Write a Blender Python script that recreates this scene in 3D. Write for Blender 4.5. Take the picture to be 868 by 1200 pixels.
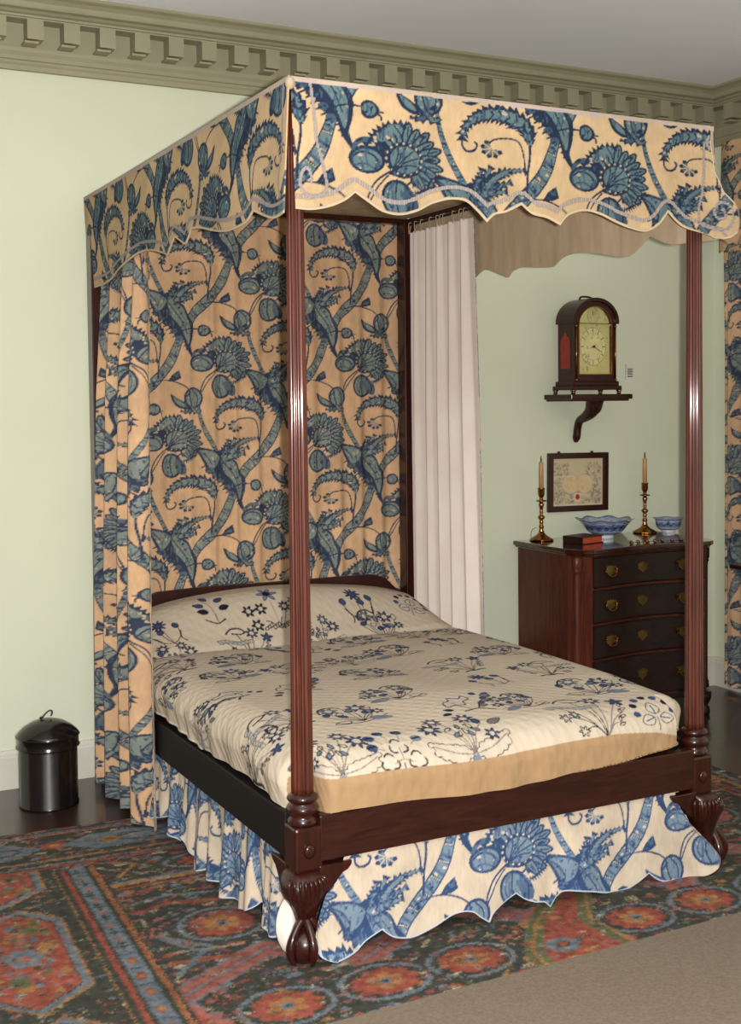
import bpy, bmesh, math, random
import numpy as np
from mathutils import Vector, Matrix
random.seed(4); rng = np.random.default_rng(7)
for o in list(bpy.data.objects): bpy.data.objects.remove(o)
C = bpy.context.scene.collection
PI = math.pi

# ------------------------------------------------------------------ camera
CAM = Vector((-1.4293, -3.221, 1.5872)); YAW, PITCH, ROLL = 0.4756, -0.0434, -0.0108
fw = Vector((math.sin(YAW), math.cos(YAW), 0)); rt = Vector((math.cos(YAW), -math.sin(YAW), 0)); up = Vector((0, 0, 1))
f2 = fw*math.cos(PITCH) + up*math.sin(PITCH); u2 = up*math.cos(PITCH) - fw*math.sin(PITCH)
r3 = rt*math.cos(ROLL) + u2*math.sin(ROLL); u3 = u2*math.cos(ROLL) - rt*math.sin(ROLL)
cd = bpy.data.cameras.new('camera'); cam = bpy.data.objects.new('camera', cd); C.objects.link(cam)
cam.matrix_world = Matrix(((r3.x, u3.x, -f2.x, CAM.x), (r3.y, u3.y, -f2.y, CAM.y), (r3.z, u3.z, -f2.z, CAM.z), (0, 0, 0, 1)))
cd.sensor_fit = 'VERTICAL'; cd.sensor_height = 36; cd.lens = 1463.06/1200*36; cd.shift_y = -(600-536.18)/1200
cd.clip_start = 0.05
bpy.context.scene.camera = cam
# ------------------------------------------------------------------ light
W = bpy.data.worlds.new('world'); bpy.context.scene.world = W; W.use_nodes = True
W.node_tree.nodes['Background'].inputs[0].default_value = (1.0, .97, .93, 1)
W.node_tree.nodes['Background'].inputs[1].default_value = 0.13
ld = bpy.data.lights.new('camera_flash', 'POINT'); ld.energy = 860; ld.shadow_soft_size = 0.018; ld.color = (1, .97, .93)
lo = bpy.data.objects.new('camera_flash', ld); C.objects.link(lo); lo.location = CAM + r3*0.06 + u3*0.01
vs = bpy.context.scene.view_settings
bpy.context.scene.display_settings.display_device = 'sRGB'
vs.view_transform = 'Standard'; vs.look = 'None'; vs.gamma = 1; vs.use_curve_mapping = False; vs.exposure = 0.0

# ------------------------------------------------------------------ helpers
def lin(c):
    c = np.array(c, float)/255.
    return np.where(c <= .04045, c/12.92, ((c+.055)/1.055)**2.4)
def L4(c): return tuple(lin(c)) + (1,)
def link(o, parent=None):
    C.objects.link(o)
    if parent is not None: o.parent = parent
    return o
def empty(name, loc, label=None, cat=None, group=None, rz=0):
    o = bpy.data.objects.new(name, None); link(o); o.location = loc; o.rotation_euler = (0, 0, rz); o.empty_display_size = .05
    if label: o['label'] = label; o['category'] = cat
    if group: o['group'] = group
    return o
def tag(o, label, cat, group=None):
    o['label'] = label; o['category'] = cat
    if group: o['group'] = group
    return o
def struct(o): o['kind'] = 'structure'; return o
class MB:
    """collects shapes, becomes one mesh"""
    def __init__(s): s.v = []; s.f = []; s.sm = []
    def add(s, v, f, smooth=False):
        n = len(s.v); s.v += [tuple(map(float, p)) for p in v]; s.f += [tuple(i+n for i in q) for q in f]; s.sm += [smooth]*len(f); return s
    def box(s, x0, x1, y0, y1, z0, z1, b=0.0, rot=None, off=(0, 0, 0)):
        bm = bmesh.new(); bmesh.ops.create_cube(bm, size=1)
        for v in bm.verts: v.co = Vector(((x0+x1)/2+v.co.x*(x1-x0), (y0+y1)/2+v.co.y*(y1-y0), (z0+z1)/2+v.co.z*(z1-z0)))
        if b: bmesh.ops.bevel(bm, geom=bm.edges[:], offset=b, segments=2, affect='EDGES', profile=.5)
        if rot is not None:
            for v in bm.verts: v.co = rot @ v.co
        for v in bm.verts: v.co += Vector(off)
        s._bm(bm, False); return s
    def _bm(s, bm, smooth):
        bm.verts.index_update(); s.add([v.co for v in bm.verts], [[v.index for v in f.verts] for f in bm.faces], smooth); bm.free()
    def lathe(s, prof, n=24, c=(0, 0, 0), reed=0, amp=0, smooth=True, scallop=None):
        V = []; F = []
        for r, z in prof:
            for k in range(n):
                a = 2*PI*k/n; rr = r
                if reed: rr = r*(1-amp+amp*abs(math.sin(a*reed/2)))
                zz = z
                if scallop: rr, zz = scallop(a, rr, zz)
                V.append((c[0]+rr*math.cos(a), c[1]+rr*math.sin(a), c[2]+zz))
        for i in range(len(prof)-1):
            for k in range(n):
                k2 = (k+1) % n; F.append((i*n+k, i*n+k2, (i+1)*n+k2, (i+1)*n+k))
        if prof[0][0] > 1e-5: F.append(tuple(range(n-1, -1, -1)))
        if prof[-1][0] > 1e-5: F.append(tuple((len(prof)-1)*n+k for k in range(n)))
        return s.add(V, F, smooth)
    def tube(s, pts, r, n=8, cap=True, smooth=True):
        pts = [Vector(p) for p in pts]; m = len(pts); rs = r if hasattr(r, '__len__') else [r]*m
        V = []; F = []; prev = None
        for i, p in enumerate(pts):
            t = (pts[min(i+1, m-1)]-pts[max(i-1, 0)]).normalized()
            a = prev - t*prev.dot(t) if prev is not None else t.orthogonal()
            if a.length < 1e-6: a = t.orthogonal()
            a.normalize(); prev = a; b = t.cross(a)
            for k in range(n):
                th = 2*PI*k/n; V.append(p+(a*math.cos(th)+b*math.sin(th))*rs[i])
        for i in range(m-1):
            for k in range(n):
                k2 = (k+1) % n; F.append((i*n+k, i*n+k2, (i+1)*n+k2, (i+1)*n+k))
        if cap: F.append(tuple(range(n-1, -1, -1))); F.append(tuple((m-1)*n+k for k in range(n)))
        return s.add(V, F, smooth)
    def prism(s, poly, fn, d0, d1):
        """closed outline poly (2D), fn(a,b,d)->3D, between depths d0 and d1"""
        n = len(poly); V = [fn(a, b, d0) for a, b in poly]+[fn(a, b, d1) for a, b in poly]
        F = [tuple(range(n)), tuple(range(2*n-1, n-1, -1))]+[(i, i+n, (i+1) % n+n, (i+1) % n) for i in range(n)]
        return s.add(V, F)
    def sweep(s, prof, fn, ts, closed=True):
        """profile points swept through stations fn(p, t)"""
        n = len(prof); V = [fn(p, t) for t in ts for p in prof]; F = []
        for i in range(len(ts)-1):
            for k in range(n if closed else n-1):
                k2 = (k+1) % n; F.append((i*n+k, i*n+k2, (i+1)*n+k2, (i+1)*n+k))
        if closed: F.append(tuple(range(n-1, -1, -1))); F.append(tuple((len(ts)-1)*n+k for k in range(n)))
        return s.add(V, F)
    def ball(s, c, r, n=12, sc=(1, 1, 1)):
        bm = bmesh.new(); bmesh.ops.create_uvsphere(bm, u_segments=n, v_segments=max(6, n//2+1), radius=r)
        for v in bm.verts: v.co = Vector((v.co.x*sc[0]+c[0], v.co.y*sc[1]+c[1], v.co.z*sc[2]+c[2]))
        s._bm(bm, True); return s
    def build(s, name, mat, parent=None, bevel=0):
        me = bpy.data.meshes.new(name); me.from_pydata(s.v, [], s.f); me.validate(); me.update()
        bm = bmesh.new(); bm.from_mesh(me)
        if len(bm.faces) == len(s.sm):
            bm.faces.ensure_lookup_table()
            for f, q in zip(bm.faces, s.sm): f.smooth = q
        bmesh.ops.recalc_face_normals(bm, faces=bm.faces[:]); bm.to_mesh(me); bm.free()
        o = bpy.data.objects.new(name, me); me.materials.append(mat); link(o, parent)
        if bevel:
            m = o.modifiers.new('bevel', 'BEVEL'); m.width = bevel; m.segments = 2; m.limit_method = 'ANGLE'
        return o
def gridmesh(name, P, mat, parent=None, col=None, keep=None, solid=0, mat2=None, offset=-1, flip=False):
    """P (H,W,3) grid to mesh, optional per point colour (H,W,3) stored as attribute Col"""
    H, Wd = P.shape[:2]; idx = np.arange(H*Wd).reshape(H, Wd)
    q = np.stack([idx[:-1, :-1], idx[:-1, 1:], idx[1:, 1:], idx[1:, :-1]], -1).reshape(-1, 4)
    q = q[:, ::-1] if flip else q
    V = P.reshape(-1, 3); cc = None if col is None else col.reshape(-1, 3)
    if keep is not None:
        q = q[keep.reshape(-1)]; used = np.unique(q); mp = np.full(H*Wd, -1); mp[used] = np.arange(len(used)); q = mp[q]; V = V[used]
        if cc is not None: cc = cc[used]
    me = bpy.data.meshes.new(name); me.vertices.add(len(V)); me.vertices.foreach_set('co', V.astype(np.float32).ravel())
    me.loops.add(q.size); me.loops.foreach_set('vertex_index', q.astype(np.int32).ravel())
    me.polygons.add(len(q)); me.polygons.foreach_set('loop_start', np.arange(0, q.size, 4, dtype=np.int32))
    me.update(calc_edges=True); me.validate()
    me.polygons.foreach_set('use_smooth', np.ones(len(q), bool))
    if cc is not None:
        a = me.color_attributes.new('Col', 'FLOAT_COLOR', 'POINT')
        a.data.foreach_set('color', np.concatenate([cc, np.ones((len(cc), 1))], 1).astype(np.float32).ravel())
    o = bpy.data.objects.new(name, me); me.materials.append(mat); link(o, parent)
    if mat2: me.materials.append(mat2)
    if solid:
        m = o.modifiers.new('solid', 'SOLIDIFY'); m.thickness = solid; m.offset = offset
        if mat2: m.material_offset = 1
    return o

# ------------------------------------------------------------------ materials
def newmat(name):
    m = bpy.data.materials.new(name); m.use_nodes = True; nt = m.node_tree; b = nt.nodes['Principled BSDF']; return m, nt, b
def noise_bump(nt, b, scale, strength, dist=.002, detail=3, coord='Object', sc=None):
    tc = nt.nodes.new('ShaderNodeTexCoord'); n = nt.nodes.new('ShaderNodeTexNoise'); n.inputs['Scale'].default_value = scale; n.inputs['Detail'].default_value = detail
    if sc:
        mp = nt.nodes.new('ShaderNodeMapping'); mp.inputs['Scale'].default_value = sc; nt.links.new(tc.outputs[coord], mp.inputs[0]); nt.links.new(mp.outputs[0], n.inputs['Vector'])
    else: nt.links.new(tc.outputs[coord], n.inputs['Vector'])
    bp = nt.nodes.new('ShaderNodeBump'); bp.inputs['Strength'].default_value = strength; bp.inputs['Distance'].default_value = dist
    nt.links.new(n.outputs['Fac'], bp.inputs['Height']); nt.links.new(bp.outputs[0], b.inputs['Normal']); return n
def mat_plain(name, c, rough=.6, c2=None, scale=6, metal=0, bump=0, bscale=200, coat=0, spec=.5, sc=None, bdist=.002):
    m, nt, b = newmat(name); c2 = c2 or tuple(min(255, x*.93) for x in c)
    tc = nt.nodes.new('ShaderNodeTexCoord'); n = nt.nodes.new('ShaderNodeTexNoise'); n.inputs['Scale'].default_value = scale; n.inputs['Detail'].default_value = 4
    if sc:
        mp = nt.nodes.new('ShaderNodeMapping'); mp.inputs['Scale'].default_value = sc; nt.links.new(tc.outputs['Object'], mp.inputs[0]); nt.links.new(mp.outputs[0], n.inputs['Vector'])
    else: nt.links.new(tc.outputs['Object'], n.inputs['Vector'])
    r = nt.nodes.new('ShaderNodeValToRGB'); r.color_ramp.elements[0].position = .3; r.color_ramp.elements[1].position = .7
    r.color_ramp.elements[0].color = L4(c2); r.color_ramp.elements[1].color = L4(c)
    nt.links.new(n.outputs['Fac'], r.inputs[0]); nt.links.new(r.outputs[0], b.inputs['Base Color'])
    b.inputs['Roughness'].default_value = rough; b.inputs['Metallic'].default_value = metal; b.inputs['Coat Weight'].default_value = coat; b.inputs['Coat Roughness'].default_value = .12
    b.inputs['Specular IOR Level'].default_value = spec
    if bump: noise_bump(nt, b, bscale, bump, bdist)
    return m
def mat_attr(name, rough=.9, mottle=.12, mscale=9, bump=.25, bscale=260, weave=None, sheen=0):
    m, nt, b = newmat(name)
    at = nt.nodes.new('ShaderNodeAttribute'); at.attribute_name = 'Col'
    tc = nt.nodes.new('ShaderNodeTexCoord'); n = nt.nodes.new('ShaderNodeTexNoise'); n.inputs['Scale'].default_value = mscale; n.inputs['Detail'].default_value = 5
    nt.links.new(tc.outputs['Object'], n.inputs['Vector'])
    mr = nt.nodes.new('ShaderNodeMapRange'); mr.inputs[1].default_value = .3; mr.inputs[2].default_value = .7; mr.inputs[3].default_value = 1-mottle; mr.inputs[4].default_value = 1+mottle*.5
    nt.links.new(n.outputs['Fac'], mr.inputs[0])
    mx = nt.nodes.new('ShaderNodeVectorMath'); mx.operation = 'SCALE'; nt.links.new(at.outputs['Color'], mx.inputs[0]); nt.links.new(mr.outputs[0], mx.inputs['Scale'])
    nt.links.new(mx.outputs[0], b.inputs['Base Color'])
    b.inputs['Roughness'].default_value = rough; b.inputs['Specular IOR Level'].default_value = .15
    if bump: noise_bump(nt, b, bscale, bump, .0015)
    return m
def mat_wood(name, c1, c2, rough=.28, coat=.5, sc=(14, 14, 1.2), bump=.05):
    m, nt, b = newmat(name)
    tc = nt.nodes.new('ShaderNodeTexCoord'); mp = nt.nodes.new('ShaderNodeMapping'); mp.inputs['Scale'].default_value = sc
    n = nt.nodes.new('ShaderNodeTexNoise'); n.inputs['Scale'].default_value = 4; n.inputs['Detail'].default_value = 8; n.inputs['Distortion'].default_value = 1.2
    r = nt.nodes.new('ShaderNodeValToRGB'); r.color_ramp.elements[0].position = .32; r.color_ramp.elements[1].position = .68
    r.color_ramp.elements[0].color = L4(c1); r.color_ramp.elements[1].color = L4(c2)
    nt.links.new(tc.outputs['Object'], mp.inputs[0]); nt.links.new(mp.outputs[0], n.inputs['Vector']); nt.links.new(n.outputs['Fac'], r.inputs[0]); nt.links.new(r.outputs[0], b.inputs['Base Color'])
    bp = nt.nodes.new('ShaderNodeBump'); bp.inputs['Strength'].default_value = bump; bp.inputs['Distance'].default_value = .002
    nt.links.new(n.outputs['Fac'], bp.inputs['Height']); nt.links.new(bp.outputs[0], b.inputs['Normal'])
    b.inputs['Roughness'].default_value = rough; b.inputs['Coat Weight'].default_value = coat; b.inputs['Coat Roughness'].default_value = .1; b.inputs['Specular IOR Level'].default_value = .25
    return m
M = {}
M['wall'] = mat_plain('wall_paint', (206, 210, 187), .75, (202, 206, 182), 2.5, bump=.08, bscale=90)
M['wall_r'] = M['wall']
M['ceil'] = mat_plain('ceiling_paint', (238, 240, 246), .85, (232, 235, 241), 1.2, bump=.1, bscale=60)
M['trim'] = mat_plain('cornice_paint', (150, 145, 119), .55, (143, 138, 112), 5)
M['base'] = mat_plain('baseboard_paint', (200, 198, 186), .5, (193, 191, 178), 5)
M['post'] = mat_wood('mahogany_post', (56, 20, 10), (84, 35, 19), .45, .6)
M['dark'] = mat_wood('dark_mahogany', (34, 12, 8), (54, 20, 12), .3, .5)
M['rail'] = mat_wood('rail_mahogany', (34, 14, 10), (54, 25, 17), .35, .25, (2, 14, 14))
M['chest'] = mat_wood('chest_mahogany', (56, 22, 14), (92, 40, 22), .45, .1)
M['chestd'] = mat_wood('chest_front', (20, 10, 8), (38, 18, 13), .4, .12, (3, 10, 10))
M['chesttop'] = mat_wood('chest_top', (38, 16, 10), (62, 28, 16), .12, 1, (2, 10, 10), .01)
M['lining'] = mat_plain('linen_lining', (184, 164, 138), .9, (164, 143, 116), 7, bump=.2, bscale=240, spec=.1, sc=(3, 3, .6))
M['white'] = mat_plain('white_lining', (212, 202, 192), .85, (204, 192, 182), 5, bump=.15, bscale=240, spec=.15)
M['tape'] = mat_plain('linen_tape', (168, 148, 124), .9, (158, 138, 116), 9)
M['print'] = mat_attr('printed_cotton', .9, .16, 3.5)
M['quiltm'] = mat_attr('embroidered_quilt', .85, .05, 7, bump=0)
M['rug'] = mat_attr('rug_pile', .95, .35, 38, .6, 150)
M['carpet'] = mat_plain('beige_carpet', (120, 108, 94), .95, (106, 95, 82), 120, bump=.5, bscale=300, spec=.05)
M['black'] = mat_plain('black_japanned_tin', (10, 9, 9), .18, (26, 18, 13), 7, coat=0, bump=.15, bscale=18)
M['brass'] = mat_plain('brass', (168, 118, 62), .2, (128, 80, 44), 20, metal=1)
M['dullbrass'] = mat_plain('dull_brass', (120, 98, 50), .35, (90, 70, 34), 30, metal=.9)
M['candle'] = mat_plain('beeswax', (186, 142, 92), .5, (170, 126, 78), 20)
M['wick'] = mat_plain('wick', (90, 70, 50), .9)
M['clockwood'] = mat_wood('ebonised_case', (38, 15, 11), (56, 23, 17), .3, .15)
M['red'] = mat_plain('red_silk', (146, 54, 32), .9, (128, 42, 26), 30)
M['bookr'] = mat_plain('red_page_edge', (176, 70, 40), .7, (158, 58, 32), 60)
M['bookc'] = mat_plain('dark_leather', (44, 18, 14), .4, (32, 13, 10), 20)
M['iron'] = mat_plain('iron', (44, 38, 34), .4, metal=.6)
M['paper'] = mat_plain('label_card', (212, 212, 196), .7)
M['ink'] = mat_plain('ink', (74, 70, 62), .8)
M['porc'] = mat_attr('porcelain', .15, .03, 9, 0)
M['picture'] = mat_attr('old_print', .6, .04, 20, 0)
M['dial'] = mat_attr('clock_dial', .3, .1, 18, 0)
M['beads'] = M['brass']
m, nt, b = newmat('glass'); tr = nt.nodes.new('ShaderNodeBsdfTransparent'); gl = nt.nodes.new('ShaderNodeBsdfGlossy'); gl.inputs['Roughness'].default_value = .05; ms = nt.nodes.new('ShaderNodeMixShader'); ms.inputs[0].default_value = .05
nt.links.new(tr.outputs[0], ms.inputs[1]); nt.links.new(gl.outputs[0], ms.inputs[2]); nt.links.new(ms.outputs[0], nt.nodes['Material Output'].inputs['Surface']); nt.nodes.remove(b); M['glass'] = m
# floor boards
m, nt, b = newmat('floor_boards')
tc = nt.nodes.new('ShaderNodeTexCoord'); br = nt.nodes.new('ShaderNodeTexBrick'); br.inputs['Scale'].default_value = 1; br.inputs['Brick Width'].default_value = 2.6; br.inputs['Row Height'].default_value = .16
br.inputs['Mortar Size'].default_value = .003; br.inputs['Color1'].default_value = L4((48, 30, 24)); br.inputs['Color2'].default_value = L4((60, 38, 29)); br.inputs['Mortar'].default_value = L4((14, 9, 8)); br.offset = .37
nz = nt.nodes.new('ShaderNodeTexNoise'); mp = nt.nodes.new('ShaderNodeMapping'); mp.inputs['Scale'].default_value = (2, 30, 1); nz.inputs['Detail'].default_value = 6
mx = nt.nodes.new('ShaderNodeMix'); mx.data_type = 'RGBA'; mx.blend_type = 'MULTIPLY'; mx.inputs['Factor'].default_value = .6
nt.links.new(tc.outputs['Object'], br.inputs['Vector']); nt.links.new(tc.outputs['Object'], mp.inputs[0]); nt.links.new(mp.outputs[0], nz.inputs['Vector'])
nt.links.new(br.outputs['Color'], mx.inputs['A']); nt.links.new(nz.outputs['Fac'], mx.inputs['B']); nt.links.new(mx.outputs['Result'], b.inputs['Base Color'])
b.inputs['Roughness'].default_value = .35; b.inputs['Coat Weight'].default_value = .5; b.inputs['Coat Roughness'].default_value = .12; M['floor'] = m
# quilted bump on the bedcover (small diamonds)
nt = M['quiltm'].node_tree; b = nt.nodes['Principled BSDF']
tc = nt.nodes.new('ShaderNodeTexCoord'); hs = []
for a in (.7, -.85):
    mp = nt.nodes.new('ShaderNodeMapping'); mp.inputs['Rotation'].default_value = (0, .55*(1 if a > 0 else -1), a); w = nt.nodes.new('ShaderNodeTexWave'); w.inputs['Scale'].default_value = 9; w.inputs['Distortion'].default_value = .6
    nt.links.new(tc.outputs['Object'], mp.inputs[0]); nt.links.new(mp.outputs[0], w.inputs['Vector']); hs.append(w)
mn = nt.nodes.new('ShaderNodeMath'); mn.operation = 'MINIMUM'; nt.links.new(hs[0].outputs['Fac'], mn.inputs[0]); nt.links.new(hs[1].outputs['Fac'], mn.inputs[1])
bp = nt.nodes.new('ShaderNodeBump'); bp.inputs['Strength'].default_value = .6; bp.inputs['Distance'].default_value = .003
nt.links.new(mn.outputs[0], bp.inputs['Height']); nt.links.new(bp.outputs[0], b.inputs['Normal'])

# ------------------------------------------------------------------ the canvas used to lay dye, thread and pile colours
def smooth_path(p, n=8, closed=False):
    p = np.array(p, float); m = len(p); out = []
    rngi = range(m if closed else m-1)
    for i in rngi:
        if closed: a, b_, c, d = p[(i-1) % m], p[i], p[(i+1) % m], p[(i+2) % m]
        else: a, b_, c, d = p[max(i-1, 0)], p[i], p[i+1], p[min(i+2, m-1)]
        for k in range(n):
            t = k/n; out.append(.5*((2*b_)+(-a+c)*t+(2*a-5*b_+4*c-d)*t*t+(-a+3*b_-3*c+d)*t**3))
    if not closed: out.append(p[-1])
    return np.array(out)
class Cv:
    def __init__(s, x0, y0, x1, y1, res, bg, tf=None, lattice=None):
        s.x0, s.y0, s.res = x0, y0, res; s.W = int(round((x1-x0)/res)); s.H = int(round((y1-y0)/res))
        s.img = np.zeros((s.H, s.W, 3)); s.img[:] = bg; s.tf = tf or (lambda p: p); s.lat = lattice or [(0, 0)]
    def _each(s, pts, pad, fn):
        P0 = s.tf(np.array(pts, float))
        for dx, dy in s.lat:
            P = P0+np.array([dx, dy])
            a = (P.min(0)-pad-(s.x0, s.y0))/s.res; b_ = (P.max(0)+pad-(s.x0, s.y0))/s.res
            i0, j0 = max(0, int(a[0])), max(0, int(a[1])); i1, j1 = min(s.W, int(b_[0])+2), min(s.H, int(b_[1])+2)
            if i1 <= i0 or j1 <= j0: continue
            X, Y = np.meshgrid(s.x0+(np.arange(i0, i1)+.5)*s.res, s.y0+(np.arange(j0, j1)+.5)*s.res)
            mk = fn(P, X, Y); sub = s.img[j0:j1, i0:i1]; sub[mk[0]] = sub[mk[0]]*(1-mk[1])+np.array(mk[2])*mk[1]
    def poly(s, pts, c, a=1.0):
        def fn(P, X, Y):
            ins = np.zeros(X.shape, bool); n = len(P)
            for i in range(n):
                x1, y1 = P[i]; x2, y2 = P[(i+1) % n]
                if y1 == y2: continue
                ins ^= ((y1 > Y) != (y2 > Y)) & (X < (x2-x1)*(Y-y1)/(y2-y1)+x1)
            return ins, a, c
        s._each(pts, 0, fn)
    def line(s, pts, w, c, a=1.0):
        def fn(P, X, Y):
            mk = np.zeros(X.shape, bool); n = len(P)-1
            for i in range(max(n, 1)):
                p, q = P[i], P[min(i+1, len(P)-1)]; d = q-p; L = d@d+1e-12
                t = np.clip(((X-p[0])*d[0]+(Y-p[1])*d[1])/L, 0, 1)
                ww = (w[min(i, len(w)-1)] if hasattr(w, '__len__') else w)/2
                mk |= (X-p[0]-t*d[0])**2+(Y-p[1]-t*d[1])**2 < ww*ww
            return mk, a, c
        s._each(pts, (max(w) if hasattr(w, '__len__') else w), fn)
    def disc(s, c0, rx, c, ry=None, rot=0, a=1.0, n=20, ph=0, lob=0, amp=0):
        ry = ry or rx; th = np.linspace(0, 2*PI, n, endpoint=False)
        k = 1+amp*np.cos(lob*th+ph); x = rx*np.cos(th)*k; y = ry*np.sin(th)*k
        s.poly(np.stack([c0[0]+x*math.cos(rot)-y*math.sin(rot), c0[1]+x*math.sin(rot)+y*math.cos(rot)], 1), c, a)
    def sample(s, U, V, wrap=False):
        a = (U-s.x0)/s.res-.5; b_ = (V-s.y0)/s.res-.5
        i = np.floor(a).astype(int); j = np.floor(b_).astype(int); fa = (a-i)[..., None]; fb = (b_-j)[..., None]
        if wrap: g = lambda jj, ii: s.img[jj % s.H, ii % s.W]
        else: g = lambda jj, ii: s.img[np.clip(jj, 0, s.H-1), np.clip(ii, 0, s.W-1)]
        return (g(j, i)*(1-fa)+g(j, i+1)*fa)*(1-fb)+(g(j+1, i)*(1-fa)+g(j+1, i+1)*fa)*fb

# ---- the indigo print: one cell holds flower, plume, trunk, drape, buds; lattice (.2523,.345),(0,1.035)
PW, PH = .757, 1.035
cellX, cellZ = .00068, .00056
def cell_tf(p): return np.stack([(p[:, 0]-350)*cellX, -(p[:, 1]-270)*cellZ], 1)
LAT = [(i*PW/3+k*PW, i*PH/3+j*PH) for i in range(3) for j in range(-2, 3) for k in range(-2, 3)]
S_BG, S_L, S_M, S_D, S_W = 0, 1, 2, 3, 4
def oneval(k): v = np.zeros(3); v[:] = k; return v
tile = Cv(0, 0, PW, PH, .0017, oneval(0), cell_tf, LAT)
class T:  # class-valued drawing
    s = 1.0; c = np.array([350., 265.])
    @staticmethod
    def poly(p, k): tile.poly((np.array(p, float)-T.c)*T.s+T.c, oneval(k))
    @staticmethod
    def line(p, w, k): tile.line((np.array(p, float)-T.c)*T.s+T.c, w*.00062*T.s, oneval(k))
def feather(spine, wl, wr, n, tooth, inner=.62, lightk=S_L, tip=.3, ticks=True):
    sp = smooth_path(spine, 10); L = np.r_[0, np.cumsum(np.hypot(*np.diff(sp, axis=0).T))]; t = np.linspace(0, 1, n)
    x = np.interp(t*L[-1], L, sp[:, 0]); y = np.interp(t*L[-1], L, sp[:, 1]); P = np.stack([x, y], 1)
    tg = np.gradient(P, axis=0); tg /= np.hypot(tg[:, 0], tg[:, 1])[:, None]+1e-9; nr = np.stack([-tg[:, 1], tg[:, 0]], 1)
    fl = np.interp(t, np.linspace(0, 1, len(wl)), wl); fr = np.interp(t, np.linspace(0, 1, len(wr)), wr)
    rj = np.random.default_rng(n+int(tooth)); z = (np.where(np.arange(n) % 2 == 0, 1., 0.)*rj.uniform(.55, 1.5, n))[:, None]
    fl = fl*rj.uniform(.82, 1.15, n); fr = fr*rj.uniform(.82, 1.15, n)
    A = P+nr*(fl[:, None]+z*tooth)+tg*z*tooth*.8; B = P-nr*(fr[:, None]+z*tooth)+tg*z*tooth*.8
    T.poly(np.r_[A, B[::-1]], S_D)
    A = P+nr*(fl[:, None]*inner+z*tooth*.35); B = P-nr*(fr[:, None]*inner+z*tooth*.35)
    T.poly(np.r_[A, B[::-1]], lightk)
    if ticks:
        for i in range(2, n-2, 3):
            T.line([P[i]-tg[i]*4, P[i]+nr[i]*fl[i]*.75+tg[i]*tooth*.9], 9, S_D if i % 2 else S_M)
            T.line([P[i]-tg[i]*4, P[i]-nr[i]*fr[i]*.75+tg[i]*tooth*.9], 9, S_M if i % 2 else S_D)
    return P
def stem(pts, w, k=S_D): T.line(smooth_path(pts, 6), w, k)
def stripe(pts, w, n=16, dots=True):
    sp = smooth_path(pts, 10); L = np.r_[0, np.cumsum(np.hypot(*np.diff(sp, axis=0).T))]; t = np.linspace(0, 1, n)
    P = np.stack([np.interp(t*L[-1], L, sp[:, 0]), np.interp(t*L[-1], L, sp[:, 1])], 1)
    tg = np.gradient(P, axis=0); tg /= np.hypot(tg[:, 0], tg[:, 1])[:, None]; nr = np.stack([-tg[:, 1], tg[:, 0]], 1)
    ws = np.interp(t, np.linspace(0, 1, len(w)), w)/2; o = ws[:, None]
    T.poly(np.r_[P+nr*o, (P-nr*o)[::-1]], S_D); o2 = o*.8
    T.poly(np.r_[P+nr*o2, (P-nr*o2)[::-1]], S_L)
    for i in range(0, n-1):
        a, b_ = P[i]+nr[i]*o2[i], P[i]-nr[i]*o2[i]; q = (P[i+1]-P[i])*.5
        k = [S_D, S_M, S_L][i % 3]
        T.poly([a, b_+q*.6, b_+q*1.6, a+q], k)
        if dots and i % 3 == 0 and ws[i] > 22:
            for s_ in np.linspace(-.6, .6, 5): T.line([P[i]+nr[i]*ws[i]*s_+q*.7]*2, 8, S_W)
# trunk
stripe([(450, 1230), (500, 1130), (570, 1050), (650, 960), (710, 870), (752, 760), (790, 640)], [66, 72, 78, 78, 70, 56, 46], 24)
# stem from flower, becoming a striped branch
stem([(300, 320), (225, 380), (185, 460), (168, 540)], 10); stem([(285, 345), (238, 400), (205, 460), (175, 520)], 8)
stripe([(170, 520), (160, 600), (172, 700), (205, 810), (245, 900), (300, 1005)], [14, 22, 26, 32, 34, 38], 26, False)
# drape (the scalloped leaf that hangs from each junction)
J = np.array([300., 1000.])
def R(*p): return [tuple(J+np.array(q)) for q in p]
stem(R((-300, 10), (-270, -20), (-200, -52), (-120, -55), (-40, -25)), 10)
out = R((-215, -48), (-150, -62), (-60, -45), (20, -10), (80, 20), (130, 60), (160, 130), (200, 200), (196, 300), (178, 370), (192, 430), (222, 478), (178, 450), (140, 390), (128, 340), (116, 322),
        (96, 345), (88, 300), (60, 285), (66, 250), (28, 240), (30, 195), (-8, 215), (-22, 180), (-52, 195), (-62, 150), (-96, 140), (-98, 95), (-112, 60), (-140, 0), (-170, -30))
T.poly(smooth_path(out, 4, True), S_D)
T.poly(smooth_path(R((-160, -45), (-60, -30), (10, 10), (0, 60), (-30, 95), (-70, 100), (-100, 40), (-130, -15)), 4, True), S_L)
T.poly(smooth_path(R((20, 20), (80, 40), (130, 90), (150, 160), (176, 220), (172, 310), (158, 360), (140, 320), (118, 250), (84, 190), (50, 150), (30, 90)), 4, True), S_L)
for q in [(-72, 118), (-28, 160), (18, 205), (62, 262), (96, 312)]: T.poly([(J[0]+q[0]+26*math.cos(a), J[1]+q[1]+20*math.sin(a)) for a in np.linspace(0, 2*PI, 12)], S_M)
for q in [(-60, 125), (-15, 150), (30, 195)]: T.poly([(J[0]+q[0]+12*math.cos(a), J[1]+q[1]+9*math.sin(a)) for a in np.linspace(0, 2*PI, 10)], S_D)
for k in range(10): a = J+np.array((-100+k*22, 85+k*26)); T.line([a, a+(-22, 12)], 9, S_D)
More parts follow.
